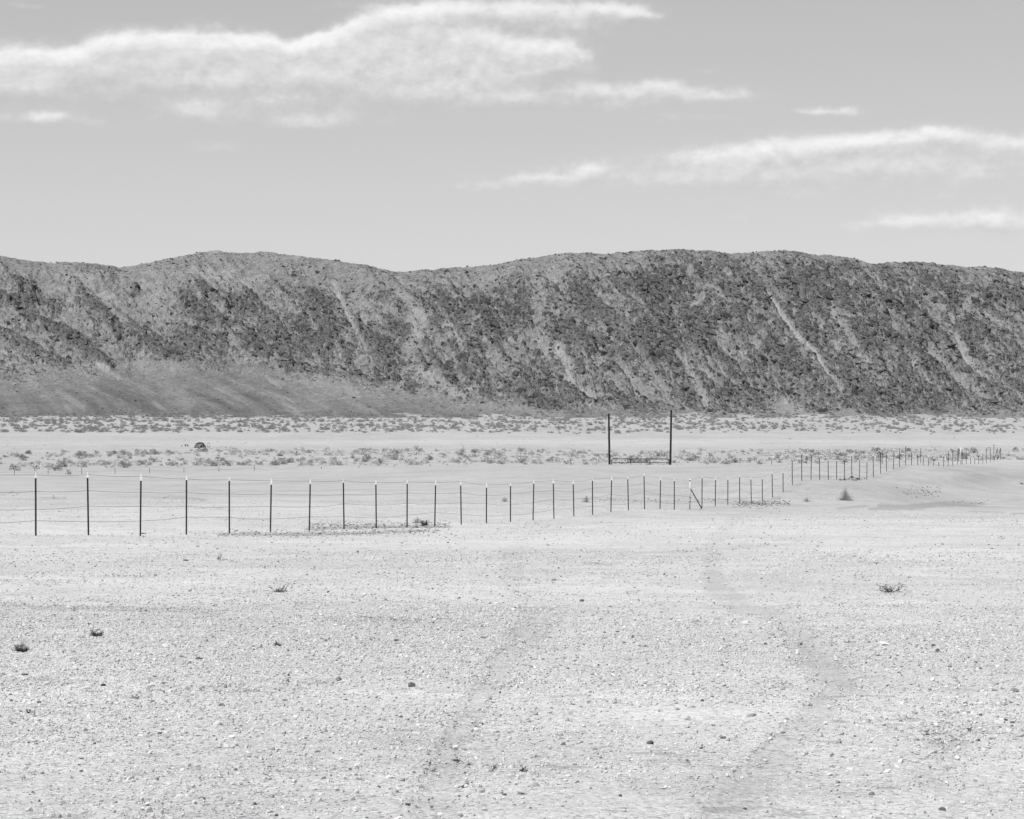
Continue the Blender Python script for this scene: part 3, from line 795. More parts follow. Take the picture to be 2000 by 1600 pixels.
# ------------------------------------------------------------------ the tent and the things beside it
def build_tent():
    p = hit(391.5, 874.5)
    s = p.y / F
    o = root('dome_tent', p, 'small dark dome tent with pale side panels standing alone on the valley floor at left', 'tent')
    W = 22.5 * s; H = 10.6 * s; D = 2.4
    mb = simple('tent_grey', .17, .15, 3); mdk = simple('tent_dark', .035, .2, 3); mp = simple('tent_pale', .36, .12, 3); mblk = simple('tent_opening', .02, .1, 3)
    def prof(a):   # outline across the front, a in 0..1
        k = [(0, 0), (.035, .12), (.11, .45), (.2, .78), (.33, .93), (.5, 1.0), (.67, .95), (.8, .8), (.9, .47), (.965, .13), (1, 0)]
        return np.interp(a, [q[0] for q in k], [q[1] for q in k])
    v, f = [], []; na, nb = 25, 9
    for j in range(nb):
        b = -1 + 2 * j / (nb - 1); sc = math.sqrt(max(0, 1 - abs(b) ** 3.2)); 
        sc = max(sc, .12)
        for i in range(na):
            a = i / (na - 1)
            v.append(Vector(((a - .5) * W * (.8 + .2 * sc), b * D / 2, float(prof(a)) * H * sc)))
    for j in range(nb - 1):
        for i in range(na - 1): f.append((j * na + i, j * na + i + 1, (j + 1) * na + i + 1, (j + 1) * na + i))
    f.append(tuple(range(na))); f.append(tuple((nb - 1) * na + i for i in range(na))[::-1])
    link('tent_body', mesh_from('tent_body', v, f, mb, True), o)
    yf = -D / 2 * .93
    def panel(name, pts, mat, off, th=.03):
        n = len(pts); vv = [Vector((x * W, yf - off, z * H)) for x, z in pts] + [Vector((x * W, yf - off + th, z * H)) for x, z in pts]
        ff = [tuple(range(n)), tuple(range(n, 2 * n))[::-1]] + [(i, n + i, n + (i + 1) % n, (i + 1) % n) for i in range(n)]
        return link(name, mesh_from(name, vv, ff, mat), o)
    panel('front_wall', [(-.5, 0), (.5, 0), (.44, .4), (.33, .8), (0, .9), (-.33, .8), (-.44, .4)], mb, .10)
    panel('rain_fly', [(-.34, .78), (-.18, .96), (0, 1.02), (.16, .98), (.36, .78), (.2, .82), (-.1, .84)], mdk, .16)
    panel('window', [(-.24, .12), (-.06, .12), (-.06, .68), (-.2, .68)], simple('tent_mesh', .24, .1, 3), .14)
    panel('side_panel', [(-.03, .12), (.24, .12), (.2, .72), (-.02, .72)], mp, .13)
    panel('doorway', [(.03, .06), (.22, .06), (.18, .55), (.12, .62), (.06, .48)], mblk, .17)
    panel('side_flap', [(.25, .02), (.48, .02), (.38, .5), (.31, .76), (.24, .7), (.3, .4)], mdk, .19)
    panel('ground_skirt', [(-.5, 0), (.5, 0), (.5, .09), (-.5, .09)], mdk, .21)
    # hoop frame beside
    q = hit(407.5, 873.8); s = q.y / F
    w = 5.2 * s; h = 9.5 * s
    pts = [(-w/2, 0, 0), (-w/2 + .05, 0, h * .5), (-w * .22, 0, h * .85), (0, 0, h), (w * .25, 0, h * .85), (w/2 - .05, 0, h * .5), (w/2, 0, 0)]
    o = root('hoop_frame', q, 'thin pale hoop frame standing just right of the dome tent', 'frame')
    v, f = tube(pts, .05, 6); link('hoop', mesh_from('hoop', v, f, simple('hoop_metal', .22, .2, 3)), o)
    v, f = tube([(-w/2, 0, .12), (w/2, 0, .12)], .04, 6); link('crossbar', mesh_from('crossbar', v, f, simple('hoop_bar', .2, .2, 3)), o)
    # camp things on the left
    for (u, w, h, lab) in ((366.5, 4.2, 2.6, 'dark camp bag, nearest of three to the left of the dome tent'), (362, 2.6, 3.2, 'upright dark camp bag, middle of three left of the dome tent'), (355, 2.6, 1.8, 'small grey camp bag, farthest left of the dome tent')):
        q = hit(u, 871.8); s = q.y / F; w *= s; h *= s
        rr = random.Random(int(u)); v, f = [], []
        n = 8
        for z, k in ((0, .9), (h * .3, 1.0), (h * .7, .85), (h, .45)):
            for i in range(n):
                a = 2 * math.pi * i / n; v.append(Vector((math.cos(a) * w / 2 * k * rr.uniform(.85, 1.1), math.sin(a) * .22 * k, z)))
        for j in range(3):
            for i in range(n): f.append((j*n+i, j*n+(i+1)%n, (j+1)*n+(i+1)%n, (j+1)*n+i))
        f.append(tuple(3*n+i for i in range(n)))
        o = root('camp_bag', q, lab, 'bag')
        link('sack', mesh_from('sack', v, f, simple('bag_cloth', .09 if u > 360 else .14, .2, 3), True), o)
        v, f = tube([(-.12, -.1, h * .8), (0, -.1, h * 1.15), (.12, -.1, h * .8)], .02, 4); link('handle', mesh_from('handle', v, f, MAT_STEEL), o)
build_tent()

# ------------------------------------------------------------------ stones
def stone_mesh(name, seed, flat=.6, mat=None, sub=2):
    import bmesh
    rr = random.Random(seed); bm = bmesh.new()
    bmesh.ops.create_icosphere(bm, subdivisions=sub, radius=.5)
    # chop with random planes for facets
    pl = [(Vector((rr.gauss(0, 1), rr.gauss(0, 1), rr.gauss(0, 1))).normalized(), rr.uniform(.24, .42)) for _ in range(9)]
    sx, sy = rr.uniform(.85, 1.15), rr.uniform(.6, .9)
    for v in bm.verts:
        for n, d in pl:
            k = v.co.dot(n)
            if k > d: v.co -= n * (k - d)
        v.co.x *= sx * 1.15; v.co.y *= sy * 1.15; v.co.z *= flat * 1.15
    me = bpy.data.meshes.new(name); bm.to_mesh(me); bm.free()
    if mat: me.materials.append(mat)
    return me

def shade_mat(v):
    return simple('stone_%d' % round(v * 100), v, .25, 9)
SM = {k: shade_mat(k * .84 if k > .4 else k) for k in (.04, .08, .14, .20, .27, .5, .72)}
# u, v(base), width px, albedo, flatness, label
STONES = [
 (660,1331,14,.20,.85,'grey boulder-shaped stone with a dark right face, left of the darker pointed stone'),
 (804,1342,13,.14,1.0,'dark grey pointed stone standing out near the middle of the gravel'),
 (727,1250,12,.27,.45,'flat grey stone above and left of the pointed dark stone'),
 (774,1252,10,.08,.45,'small dark flat stone just right of the flat grey stone'),
 (699,1499,15,.72,.8,'white angular stone low in the picture left of centre'),
 (709,1513,9,.5,.7,'pale rounded pebble just below the white angular stone'),
 (912,1536,11,.27,1.0,'two-toned upright stone with shaded right side near the bottom middle'),
 (1271,1454,15,.08,.65,'dark wedge-shaped stone right of centre near the bottom'),
 (1413,1443,11,.20,.8,'grey blocky stone right of the dark wedge-shaped stone'),
 (1467,1400,26,.27,.28,'long flat grey slab lying in gravel right of centre'),
 (1640,1452,15,.27,.5,'flat light grey stone in the lower right gravel'),
 (1831,1273,10,.08,.8,'dark round stone right of the smooth sandy patch'),
 (1866,1328,14,.20,.6,'grey stone below the dark round stone at right'),
 (1982,1352,17,.20,.6,'grey stone near the right edge of the gravel'),
 (1943,1350,11,.20,.55,'small grey flat stone just left of the stone at the right edge'),
 (1727,1261,26,.72,.35,'long white flat stone right of the dark stick'),
 (1457,1218,15,.72,.5,'white flat stone above the smooth sandy patch'),
 (1136,1175,9,.14,.7,'small dark stone alone in the middle distance of the gravel'),
 (1082,1134,9,.14,.4,'small flat dark stone farther back left of the lone dark stone'),
 (363,1096,9,.14,.55,'dark flat stone beside the wispy weed at left'),
 (145,1193,11,.20,.35,'flat grey stone in the left gravel above the two weeds'),
 (104,1203,10,.20,.5,'grey stone left of and below the flat grey stone at left'),
 (556,1369,9,.20,.7,'round grey stone below the dark weed left of centre'),
 (445,1380,12,.27,.4,'flat grey slab left of the round grey stone'),
 (1045,1397,12,.27,.8,'rounded grey stone just right of the picture middle'),
 (1033,1411,9,.20,.6,'smaller grey stone below the rounded grey stone'),
 (1017,1552,13,.14,.5,'dark grey low stone near the bottom middle'),
 (1955,1413,24,.5,.4,'wide pale slab with a dark shadowed edge at lower right'),
 (1978,1413,9,.08,.6,'small black stone right of the wide pale slab'),
 (1405,1322,9,.72,.9,'small white upright stone above the long flat slab'),
 (201,1340,10,.04,.8,'small black stone with a pointed top at left'),
 (48,1319,12,.04,.45,'small black flat stone at the far left'),
 (1212,1556,10,.08,.6,'dark stone at the bottom right of centre'),
 (1817,1349,9,.20,.6,'grey stone left of and below the grey stone at right'),
 (1530,1432,9,.20,.5,'grey stone between the long flat slab and the lower right stones'),
 (157,1380,13,.27,.3,'flat grey slab right of the little round weed at left'),
 (24,1413,13,.27,.3,'flat light slab at the left edge below the little round weed'),
 (776,1548,10,.14,.6,'dark stone near the bottom edge left of centre'),
 (803,1565,12,.27,.6,'grey stone beside the dark stone near the bottom edge'),
 (659,1545,11,.20,.5,'grey half-buried stone near the bottom left of centre'),
 (1190,1370,9,.14,.6,'dark stone in the gravel right of the picture middle'),
 (1033,907,4.2,.72,.8,'tiny bright white stone on top of the sand crest left of the gate'),
 (1664,933,9,.08,.5,'dark rock lying at the foot of the fence behind the dry conical bush'),
 (1675,936,10,.08,.35,'low dark rock beside the dark rock at the foot of the fence'),
]
src = []
for i in range(7):
    src.append(stone_mesh('pebble', 100 + i, random.Random(i).uniform(.45, .85), MAT_STONE, 2))
for i, (u, v, w, alb, flat, lab) in enumerate(STONES):
    p = hit(u, v); s = p.y / F
    me = stone_mesh('stone', i, flat, SM[alb], 3)
    o = link('stone', me)
    o.scale = (w * s,) * 3
    o.location = (p.x, p.y + w * s * .3, p.z + w * s * .22 * flat); o.rotation_euler = (0, 0, random.uniform(-.5, .5))
    tag(o, lab, 'stone')

def scatter(name, pts, scl, rot, meshes, stuff=True, pick=None, tilt=None, parent_objs=None, mat=None, label=None, cat=None, yscale=None):
    """one object whose geometry nodes put the given shapes on the given points"""
    me = bpy.data.meshes.new(name)
    n = len(pts); me.vertices.add(n); me.vertices.foreach_set('co', np.asarray(pts, np.float32).ravel())
    def at(k, t, d, fld):
        a = me.attributes.new(k, t, 'POINT'); a.data.foreach_set(fld, np.asarray(d).ravel())
    at('sc', 'FLOAT_VECTOR', np.asarray(scl, np.float32), 'vector')
    at('ro', 'FLOAT_VECTOR', np.asarray(rot, np.float32), 'vector')
    at('ix', 'INT', (np.arange(n) * 7919 % len(meshes)).astype(np.int32), 'value')
    o = link(name, me)
    t = bpy.data.node_groups.new(name, 'GeometryNodeTree')
    t.interface.new_socket('Geometry', in_out='INPUT', socket_type='NodeSocketGeometry')
    t.interface.new_socket('Geometry', in_out='OUTPUT', socket_type='NodeSocketGeometry')
    gi = t.nodes.new('NodeGroupInput'); go = t.nodes.new('NodeGroupOutput')
    iop = t.nodes.new('GeometryNodeInstanceOnPoints'); g2i = t.nodes.new('GeometryNodeGeometryToInstance')
    for ob in meshes:
        oi = t.nodes.new('GeometryNodeObjectInfo'); oi.inputs['Object'].default_value = ob
        oi.transform_space = 'ORIGINAL'; oi.inputs['As Instance'].default_value = False
        if len(meshes) and mat is not None:
            sm = t.nodes.new('GeometryNodeSetMaterial'); sm.inputs['Material'].default_value = mat
            t.links.new(oi.outputs['Geometry'], sm.inputs[0]); t.links.new(sm.outputs[0], g2i.inputs[0])
        else: t.links.new(oi.outputs['Geometry'], g2i.inputs[0])
    def na(k, ty):
        a = t.nodes.new('GeometryNodeInputNamedAttribute'); a.data_type = ty; a.inputs[0].default_value = k; return a.outputs[0]
    t.links.new(gi.outputs[0], iop.inputs['Points']); t.links.new(g2i.outputs[0], iop.inputs['Instance'])
    iop.inputs['Pick Instance'].default_value = True
    t.links.new(na('ix', 'INT'), iop.inputs['Instance Index'])
    t.links.new(na('sc', 'FLOAT_VECTOR'), iop.inputs['Scale'])
    e2r = t.nodes.new('FunctionNodeEulerToRotation')
    t.links.new(na('ro', 'FLOAT_VECTOR'), e2r.inputs[0]); t.links.new(e2r.outputs[0], iop.inputs['Rotation'])
    t.links.new(iop.outputs[0], go.inputs[0])
    md = o.modifiers.new('scatter', 'NODES'); md.node_group = t
    tag(o, label, cat, kind='stuff')
    return o

# the gravel shapes come from small loose pebbles that lie in the foreground
peb = []
PEB = [(1250,1500,10,'small pale pebble in the bottom gravel, left of the dark wedge-shaped stone'),(380,1470,10,'small pale pebble alone in the lower left gravel'),(1600,1540,10,'small pebble near the bottom right edge of the gravel'),
       (1120,1290,8,'small pebble right of centre above the rounded grey stone'),(930,1240,8,'small pebble in the middle of the gravel'),(250,1290,8,'small pebble between the weeds at left'),(1760,1480,10,'small pebble in the lower right corner gravel')]
for i, (u, v, w, lab) in enumerate(PEB):
    p = hit(u, v); s = p.y / F
    o = link('pebble', src[i]); o.scale = (w * s,) * 3; o.location = (p.x, p.y, p.z + w * s * .15)
    tag(o, lab, 'stone'); peb.append(o)

def gravel():
    P, Sc, R = [], [], []
    r = np.random.default_rng(5)
    def layer(n, y0, y1, smin, smax, power=2.4, thr=-.2):
        # uniform over the wedge in view (a little beyond it)
        Y = np.sqrt(r.uniform(y0 * y0, y1 * y1, n)); X = r.uniform(-1, 1, n) * (.225 * Y + 1.6 + .02 * Y)
        dn = 1.1 * fbm(X / 1.6, Y / 2.6, 301, 4) + .8 * fbm(X / 7, Y / 12, 305, 3)
        u = 1000 + F * X / Y; vv = HZ + F * (1.21 + .042 * Y) / Y
        tr = poly_dist(u, vv * 2.2, [(1395,1110*2.2,25),(1400,1150*2.2,30),(1450,1185*2.2,34),(1520,1200*2.2,30),(1590,1255*2.2,40),(1610,1300*2.2,60),(1650,1330*2.2,44),(1590,1400*2.2,40),(1480,1520*2.2,60),(1400,1610*2.2,70)])
        tr = np.minimum(tr, poly_dist(u, vv * 2.2, [(1050,1215*2.2,40),(990,1290*2.2,40),(930,1380*2.2,34),(880,1460*2.2,34),(860,1560*2.2,60),(840,1640*2.2,60)]) + .15)
        # a band with fewer stones in front of the fence
        bnd = sstep(28, 44, Y)
        keep = (r.uniform(-.55, .45, n) < dn + .12 - .25 * bnd) & (r.uniform(0, 1, n) < np.clip(tr * .8, .12, 1))
        X, Y = X[keep], Y[keep]; n = len(X)
        q = r.uniform(0, 1, n); s = smin * (1 - q * (1 - (smin / smax) ** power)) ** (-1 / power)
        z = ground_z(X, Y)
        ar = r.uniform(.7, 1.35, (n, 1)); hh = r.uniform(.55, 1.1, (n, 1))
        sc = np.stack([s, s, s], -1) * np.concatenate([ar, 1 / ar, hh], 1)
        P.append(np.stack([X, Y, z + s * .10], -1)); Sc.append(sc)
        R.append(np.stack([r.normal(0, .25, n), r.normal(0, .25, n), r.uniform(0, 6.28, n)], -1))
        print('gravel', n)
    layer(420000, 7.0, 26, .006, .034, 2.45)
    layer(120000, 12, 48, .013, .045, 2.9)
    layer(34000, 40, 125, .026, .08, 2.9)
    layer(7500, 8.2, 125, .03, .07, 3.0)
    scatter('gravel', np.concatenate(P), np.concatenate(Sc), np.concatenate(R), peb, label='pale gravel and pebbles strewn over the foreground', cat='gravel')
gravel()

def crags():
    p, sz, _ = CRAGS
    r = np.random.default_rng(78); n = len(sz)
    sc = np.stack([sz * r.uniform(.9, 2.0, n), sz * r.uniform(.7, 1.1, n), sz * r.uniform(.6, 1.3, n)], -1)
    ro = np.stack([r.normal(0, .4, n), r.normal(.5, .3, n), r.normal(-.5, .5, n)], -1)
    m = NB('crag_rock')
    oi = m.N.new('ShaderNodeObjectInfo')
    sh = m.mapr(oi.outputs['Random'], 0., 1., .040, .140, smooth=False)
    m.color(m.math('MULTIPLY', sh, m.mapr(m.noise(3, 4, .7), .3, .7, .75, 1.25)))
    scatter('hill_rocks', p, sc, ro, peb, mat=m.m, label='dark crags and boulders covering the face of the hill', cat='rocks')
crags()

# ------------------------------------------------------------------ plants
def twig_plant(seed, n, spread, height, rad, leaf=0, leafsize=.02, droop=.15, curve=.3, segs=4, up=.3):
    """twigs fanning out from one base; returns stems and leaves as verts, faces"""
    rr = random.Random(seed); V, Fc, LV, LF = [], [], [], []
    for i in range(n):
        az = rr.uniform(0, 6.283); reach = spread * rr.uniform(.35, 1.0); hh = height * rr.uniform(up, 1.0)
        if rr.random() < .3: hh *= .35
        p = Vector((rr.uniform(-.05, .05) * spread, rr.uniform(-.05, .05) * spread, -.005)); pts = [p]
        for k in range(1, segs + 1):
            t = k / segs
            pts.append(Vector((math.cos(az) * reach * t ** (1 - curve), math.sin(az) * reach * t ** (1 - curve), hh * t ** 1.2 - droop * height * t * t)) +
                       Vector((rr.gauss(0, 1), rr.gauss(0, 1), rr.gauss(0, .6))) * spread * .05)
        tube(pts, rad, 3, V, Fc, r2=rad * .4)
        for b in range(2):
            k = rr.randint(1, segs - 1); d = Vector((rr.gauss(0, 1), rr.gauss(0, 1), abs(rr.gauss(0, .8)))).normalized() * reach * .35
            tube([pts[k], pts[k] + d * .5, pts[k] + d], rad * .7, 3, V, Fc, r2=rad * .3)
        for b in range(leaf):
            k = rr.uniform(.3, 1) * segs; k0 = min(int(k), segs - 1); q = pts[k0].lerp(pts[k0 + 1], k - k0)
            q += Vector((rr.gauss(0, 1), rr.gauss(0, 1), rr.gauss(0, 1))) * leafsize
            a = Vector((rr.gauss(0, 1), rr.gauss(0, 1), rr.gauss(0, 1))).normalized() * leafsize; c = a.cross(Vector((rr.gauss(0, 1), rr.gauss(0, 1), rr.gauss(0, 1)))).normalized() * leafsize * .35
            bb = len(LV); LV += [q - a, q + c, q + a, q - c]; LF.append((bb, bb + 1, bb + 2, bb + 3))
    return V, Fc, LV, LF

WEEDS = [ # u, v, width px, height px, twigs, leaves, label
 (545,1157,46,24,16,14,'wide sparse weed with dark leaf tips, highest of the weeds left of centre'),
 (430,1094,34,18,7,3,'wispy thin weed far back in the gravel at left'),
 (190,1243,30,17,26,22,'dark tufted weed in the left gravel with one twig pointing left'),
 (42,1273,36,22,26,26,'dark fan-shaped weed near the left edge with two spreading arms'),
 (543,1262,18,13,24,26,'compact round dark weed left of the picture middle'),
 (390,1288,15,9,16,16,'small dark weed between the left weeds and the compact round one'),
 (57,1393,13,12,18,20,'little round dark weed at lower left'),
 (1740,1157,64,24,24,8,'largest weed of the gravel, a dark low fan of twigs at right'),
 (1022,1507,14,13,16,14,'small dark sprig near the bottom middle, rightmost of three'),
 (966,1502,12,12,12,12,'small grey sprig near the bottom middle, between two others'),
 (893,1488,16,10,14,10,'pale thin sprig in the smooth track near the bottom middle'),
 (186,1107,9,6,12,12,'tiny dark weed far back in the left gravel'),
 (30,1108,5,7,6,4,'tiny upright weed at the left edge far back'),
 (830,1026,22,13,40,40,'dark dense clump of weed at the fence foot left of centre'),
 (281,1043,20,4,12,12,'dark low twig mat at the foot of the third large fence post'),
 (1925,1190,8,7,6,3,'thin slanting dry sprig at the right side of the gravel'),
 (420,1182,8,5,10,8,'tiny weed in the gravel left of the wide sparse weed'),
 (1996,946,14,6,14,14,'dark low weed at the right edge on the far slope'),
]
MW = {0: MAT_WEED}
for i, (u, v, w, h, nt_, nl, lab) in enumerate(WEEDS):
    p = hit(u, v); s = p.y / F
    V, Fc, LV, LF = twig_plant(40 + i, max(6, int(nt_ * min(1, w / 26))), w * s * .52, h * s * 1.0, max(.0018, (.55 if w > 28 else .35) * s), max(2, int(nl * min(1, w / 30))), max(.006, (1.3 if w > 28 else .8) * s), up=.3)
    o = root('weed', p, lab, 'weed')
    link('stem', mesh_from('stem', V, Fc, MAT_WEED), o)
    if LV: link('foliage', mesh_from('foliage', LV, LF, MAT_WEED), o)

BRUSH = [(1651,977,40,28,260,'dry conical tumbleweed bush standing alone behind the fence line at right'),
         (1577,980,26,10,50,'faint low dry bush left of the conical one at right'),
         (1145,981,22,14,60,'faint dry bush in the bowl behind the fence posts near the middle'),
         (815,1022,30,14,40,'faint dry bush beside the dark clump at the fence foot'),
         (986,980,20,12,50,'faint dry bush behind the fence just left of the picture middle')]
for i, (u, v, w, h, n, lab) in enumerate(BRUSH):
    p = hit(u, v); s = p.y / F
    rr = random.Random(70 + i); V, Fc = [], []
    for k in range(n):
        az = rr.uniform(0, 6.283); q = rr.random(); hh = h * s * (1 - q * .9) * rr.uniform(.55, 1.1); rad = w * s * .5 * q
        p0 = Vector((math.cos(az) * rad * .3, math.sin(az) * rad * .3, 0)); p2 = Vector((math.cos(az) * rad, math.sin(az) * rad, hh))
        p1 = (p0 + p2) / 2 + Vector((rr.gauss(0, .06), rr.gauss(0, .06), rr.gauss(0, .05)))
        tube([p0, p1, p2], .007 if i == 0 else .006, 3, V, Fc, r2=.004)
    o = root('dry_bush', p, lab, 'bush')
    link('twigs', mesh_from('twigs', V, Fc, MAT_DRY if i == 0 else simple('pale_brush', .26, .2, 5)), o)

# dark sticks on the gravel
for (u, v, w, lab, dz) in ((1661,1259,24,'dark crooked stick lying right of the smooth sandy patch', .012), (1530,1339,34,'long thin straight stick lying below the smooth sandy patch', .006),
                       (525,1522,22,'short crooked dark twig near the bottom left of centre', .01), (1065,1500,40,'long thin pale-grey twig lying near the bottom middle', .004), (140,1412,16,'short dark crooked twig at the lower left', .008)):
    p = hit(u, v); s = p.y / F; rr = random.Random(u)
    pts = [(x * w * s, rr.uniform(-.015, .015), .006 + dz * rr.uniform(.3, 1.6)) for x in (-.5, -.3, -.12, .1, .3, .5)]
    V, Fc = tube(pts, .9 * s if dz > .009 else .45 * s, 5, r2=.3 * s)
    tube([pts[2], (pts[2][0] + .01, .02, pts[2][2] + .02)], .4 * s, 4, V, Fc)
    o = link('stick', mesh_from('stick', V, Fc, MAT_WEED), None, p); tag(o, lab, 'stick')

# ---- valley scrub
def shrub_mesh(seed, W, H, n, leaf):
    rr = random.Random(seed); LV, LF = [], []
    lobes = [(Vector((rr.uniform(-.34, .34) * W, rr.uniform(-.3, .3) * W, 0)), rr.uniform(.22, .36) * W, rr.uniform(.65, 1.0) * H) for _ in range(5)]
    for i in range(n):
        c, rw, rh = rr.choice(lobes)
        d = Vector((rr.gauss(0, 1), rr.gauss(0, 1), abs(rr.gauss(0, 1)))).normalized() * rr.uniform(.55, 1.05)
        q = c + Vector((d.x * rw, d.y * rw, d.z * rh))
        a = Vector((rr.gauss(0, 1), rr.gauss(0, 1), rr.gauss(0, 1) + 1.0)).normalized() * leaf * rr.uniform(.6, 1.3)
        b = a.cross(Vector((rr.gauss(0, 1), rr.gauss(0, 1), rr.gauss(0, 1)))).normalized() * leaf * .5
        k = len(LV); LV += [q - a, q + b, q + a, q - b]; LF.append((k, k + 1, k + 2, k + 3))
    V, Fc = [], []
    for c, rw, rh in lobes:
        tube([(0, 0, -.05), c * .6 + Vector((0, 0, rh * .4)), c + Vector((0, 0, rh * .85))], .03, 4, V, Fc, r2=.01)
    return LV, LF, V, Fc

kinds = []
for i in range(8):
    rr = random.Random(i); dk = i in (2, 5)
    LV, LF, V, Fc = shrub_mesh(300 + i, 1.0, rr.uniform(.36, .66), 330, .055)
    kinds.append((mesh_from('foliage', LV, LF, MAT_SCRUBD if dk else MAT_SCRUB), mesh_from('stem', V, Fc, MAT_STEM)))

def scrub_band():
    r = np.random.default_rng(21)
    cand = []
    # near band: two ragged strips
    n = 13000
    u = r.uniform(-160, 2160, n); v = r.uniform(880, 926, n)
    X = []; dens = fbm(u / 55, v / 7, 401, 3) 
    lo = np.interp(u, [-160, 0, 100, 250, 420, 520, 2160], [926, 926, 920, 917, 912, 910, 910])
    s1 = np.exp(-((v - np.interp(u, [0, 600, 1200, 2000], [889, 886, 887, 880])) / 5.5) ** 2) * np.interp(u, [-160, 60, 130, 1700, 1800, 2160], [.15, .2, .9, .85, .5, .5])
    s2 = np.exp(-((v - np.interp(u, [0, 250, 500, 1200, 2000], [912, 909, 906, 901, 893])) / 6) ** 2) * np.interp(u, [-160, 20, 140, 1700, 1900, 2160], [.3, .35, .8, .95, .8, .7])
    p = np.maximum(s1, s2) * (.70 + 1.3 * dens)
    keep = (r.uniform(0, 1, n) < np.clip(p, 0.004, 1) * .8) & (v < lo)
    u, v = u[keep], v[keep]
    Y = 75000 / (v - HZ); X = (u - 1000) / F * Y; Z = ground_z(X, Y)
    W = (.6 + 1.5 * r.uniform(0, 1, len(u)) ** 1.8) * np.where(r.uniform(0, 1, len(u)) < .25, .55, 1)
    print('near shrubs', len(u))
    order = np.argsort(-(W / Y))
    inview = (u > -10) & (u < 2010)
    order = [k for k in order if inview[k]][:285]
    chosen = set(order)
    protos = []
    for j, k in enumerate(order):
        i = (int(k) * 5 + j) % 8; dk = i in (2, 5)
        uk, vk = u[k], v[k]
        sp = float(np.interp(uk, [0, 600, 1200, 2000], [897, 895, 893, 886]))
        row = 'back' if vk < sp else 'front'
        place = ('at the left edge' if uk < 200 else 'left of the dome tent' if uk < 370 else 'just right of the dome tent' if uk < 560 else
                 'well right of the dome tent' if uk < 800 else 'left of the tall gate posts' if uk < 1000 else 'close beside the left gate post' if uk < 1189 else
                 'between the two tall gate posts' if uk < 1311 else 'close beside the right gate post' if uk < 1480 else 'behind the middle fence posts' if uk < 1700 else 'behind the crowded far fence posts' if uk < 1900 else 'at the right edge')
        lab = ('dark' if dk else 'grey') + ' rounded shrub in the ' + row + ' scrub strip, ' + place
        o = root('desert_shrub', (X[k], Y[k], Z[k] - .03), lab, 'shrub', ('dark' if dk else 'grey') + ' shrubs of the ' + row + ' strip ' + place, rz=r.uniform(0, 6.28))
        s = W[k]; o.scale = (s, s, s * r.uniform(.8, 1.1))
        a = link('foliage', kinds[i][0], o); link('stem', kinds[i][1], o)
        if len(protos) < 8 and i not in [q[0] for q in protos]: protos.append((i, a))
    # a few that stand out on the bare ground at left
    for (uu, vv, w, h, dk, lab) in ((27/1.,918,24,11,1,'dark rounded shrub at the left edge just beyond the crest'),(107,919,26,12,1,'dark domed shrub standing alone at left beyond the far fence'),
                                  (134,927,18,12,0,'spiky grey tuft nearest the crest at left'),(70,916,26,9,0,'pale grey low shrub between two dark ones at left'),(35,919,22,5,0,'low grey mat of scrub right of the dark shrub at the left edge'),
                                  (44,900,14,11,1,'round dark shrub alone on bare sand at left'),(745,907,14,13,1,'darkest upright shrub on the crest line left of the gate')):
        q = hit(uu, vv); s = q.y / F
        i = 2 if dk else 0
        o = root('desert_shrub', q, lab, 'shrub', rz=uu); o.scale = (w * s, w * s, h * s / .5)
        link('foliage', kinds[i][0], o); link('stem', kinds[i][1], o)
    rest = np.array([k for k in range(len(u)) if k not in chosen])
    P = [np.stack([X[rest], Y[rest], Z[rest] - .03], -1)]; Sc = [np.stack([W[rest]] * 3, -1)]
    # far band, below the hill; reaches up the aprons at left
    n = 13000
    u = r.uniform(-260, 2260, n); v = r.uniform(813, 848, n)
    d = fbm(u / 30, v / 5, 411, 3)
    p = np.interp(v, [813, 818, 838, 846, 848], [.5, .9, .8, .25, 0]) * np.interp(u, [-260, 0, 800, 1300, 2000], [1, 1, 1, .85, .75]) * (.45 + 1.0 * d)
    keep = r.uniform(0, 1, n) < np.clip(p, 0, 1) * .85
    u, v = u[keep], v[keep]; Y = 75000 / (v - HZ); X = (u - 1000) / F * Y; Z = ground_z(X, Y)
    W = .8 + 2.0 * r.uniform(0, 1, len(u)) ** 2.2 * np.interp(u, [0, 1000, 2000], [.95, .75, .6])
    print('far shrubs', len(u))
    P.append(np.stack([X, Y, Z - .03], -1)); Sc.append(np.stack([W, W, W * .95], -1))
    FARP, FARS = P.pop(), Sc.pop()
    # sparse specks on the open floor
    n = 260; u = r.uniform(-100, 2100, n); v = r.uniform(846, 884, n); Y = 75000 / (v - HZ); X = (u - 1000) / F * Y
    W = r.uniform(.25, .6, n); P.append(np.stack([X, Y, ground_z(X, Y) - .02], -1)); Sc.append(np.stack([W * 1.3, W, W * .6], -1))
    P = np.concatenate(P); Sc = np.concatenate(Sc); R = np.zeros_like(P); R[:, 2] = r.uniform(0, 6.28, len(P))
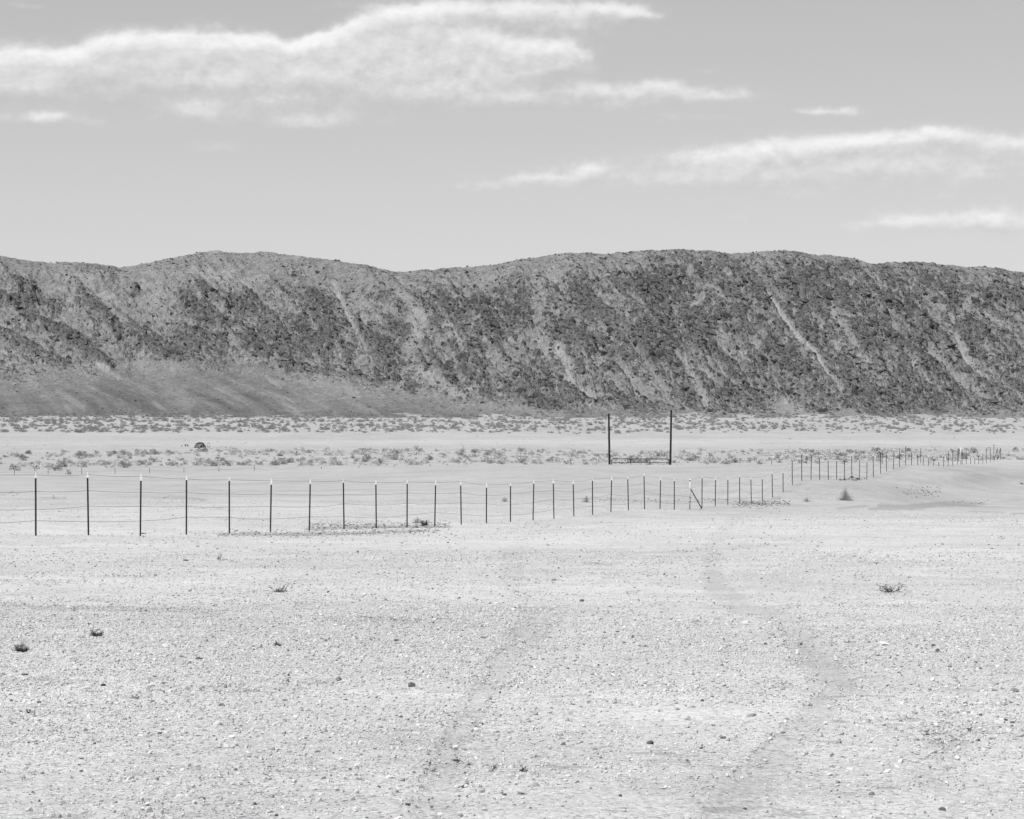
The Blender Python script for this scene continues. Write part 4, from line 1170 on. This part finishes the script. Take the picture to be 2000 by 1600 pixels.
    gl = [q[1] for q in protos if q[0] not in (2, 5)]; dl = [q[1] for q in protos if q[0] in (2, 5)]
    scatter('desert_scrub', P, Sc, R, gl + dl[:1], label='small grey scrub filling between the shrubs on the valley floor', cat='scrub')
    hb = CRAGS[2]; wb = .7 + 1.6 * r.uniform(0, 1, len(hb)) ** 2
    FARP = np.concatenate([FARP, hb]); FARS = np.concatenate([FARS, np.stack([wb, wb, wb * .95], -1)])
    print('fan bushes', len(hb))
    R = np.zeros_like(FARP); R[:, 2] = r.uniform(0, 6.28, len(FARP))
    scatter('hillfoot_scrub', FARP, FARS, R, dl, label='dark scrub dotted over pale sand along the foot of the hill', cat='scrub')
    # dark litter and dead weeds caught along the fence and on the slopes
    P, Sc = [], []
    for (u0, u1, v0, v1, n, w) in ((430,860,1036,1048,520,2.4),(600,880,1020,1035,620,2.4),(1440,1545,977,990,300,2.2),(1150,1440,974,983,160,2),(1765,1840,956,969,70,2.6),
                                   (1740,1840,948,956,20,2.6),(80,130,970,976,24,2),(300,400,972,979,36,2),(330,520,1041,1051,60,2.4),(1430,1500,984,992,50,2.2),(1860,1930,978,987,20,2.4),(0,40,960,968,16,2.4),
                                   (1640,1690,936,939,40,3),(60,1960,1060,1180,240,3.5),(380,480,873,877,40,2)):
        for _ in range(n):
            a = r.uniform(0, 1); uu = u0 + (u1 - u0) * a
            vv = r.uniform(v0, v1) if u1 - u0 > 1000 else (v0 + v1) / 2 + (v1 - v0) * .5 * max(-1.6, min(1.6, r.normal(0, .6))) - (6 * max(0, (a - .6)) if v0 in (1036, 1020) else 0)
            q = hit(uu, vv); s = q.y / F; k = w * s * r.uniform(.4, 1.4)
            P.append(q); Sc.append((k * 1.4, k, k * .9))
    P = np.array([tuple(q) for q in P]); R = np.zeros_like(P); R[:, 2] = r.uniform(0, 6.28, len(P))
    scatter('dead_weeds', P, np.array(Sc), R, dl, mat=MAT_DRYD, label='dark dead weeds and litter caught along the foot of the fence', cat='litter')
MAT_DRYD = simple('dead_weed', .10, .3, 6, .9, .1)
scrub_band()
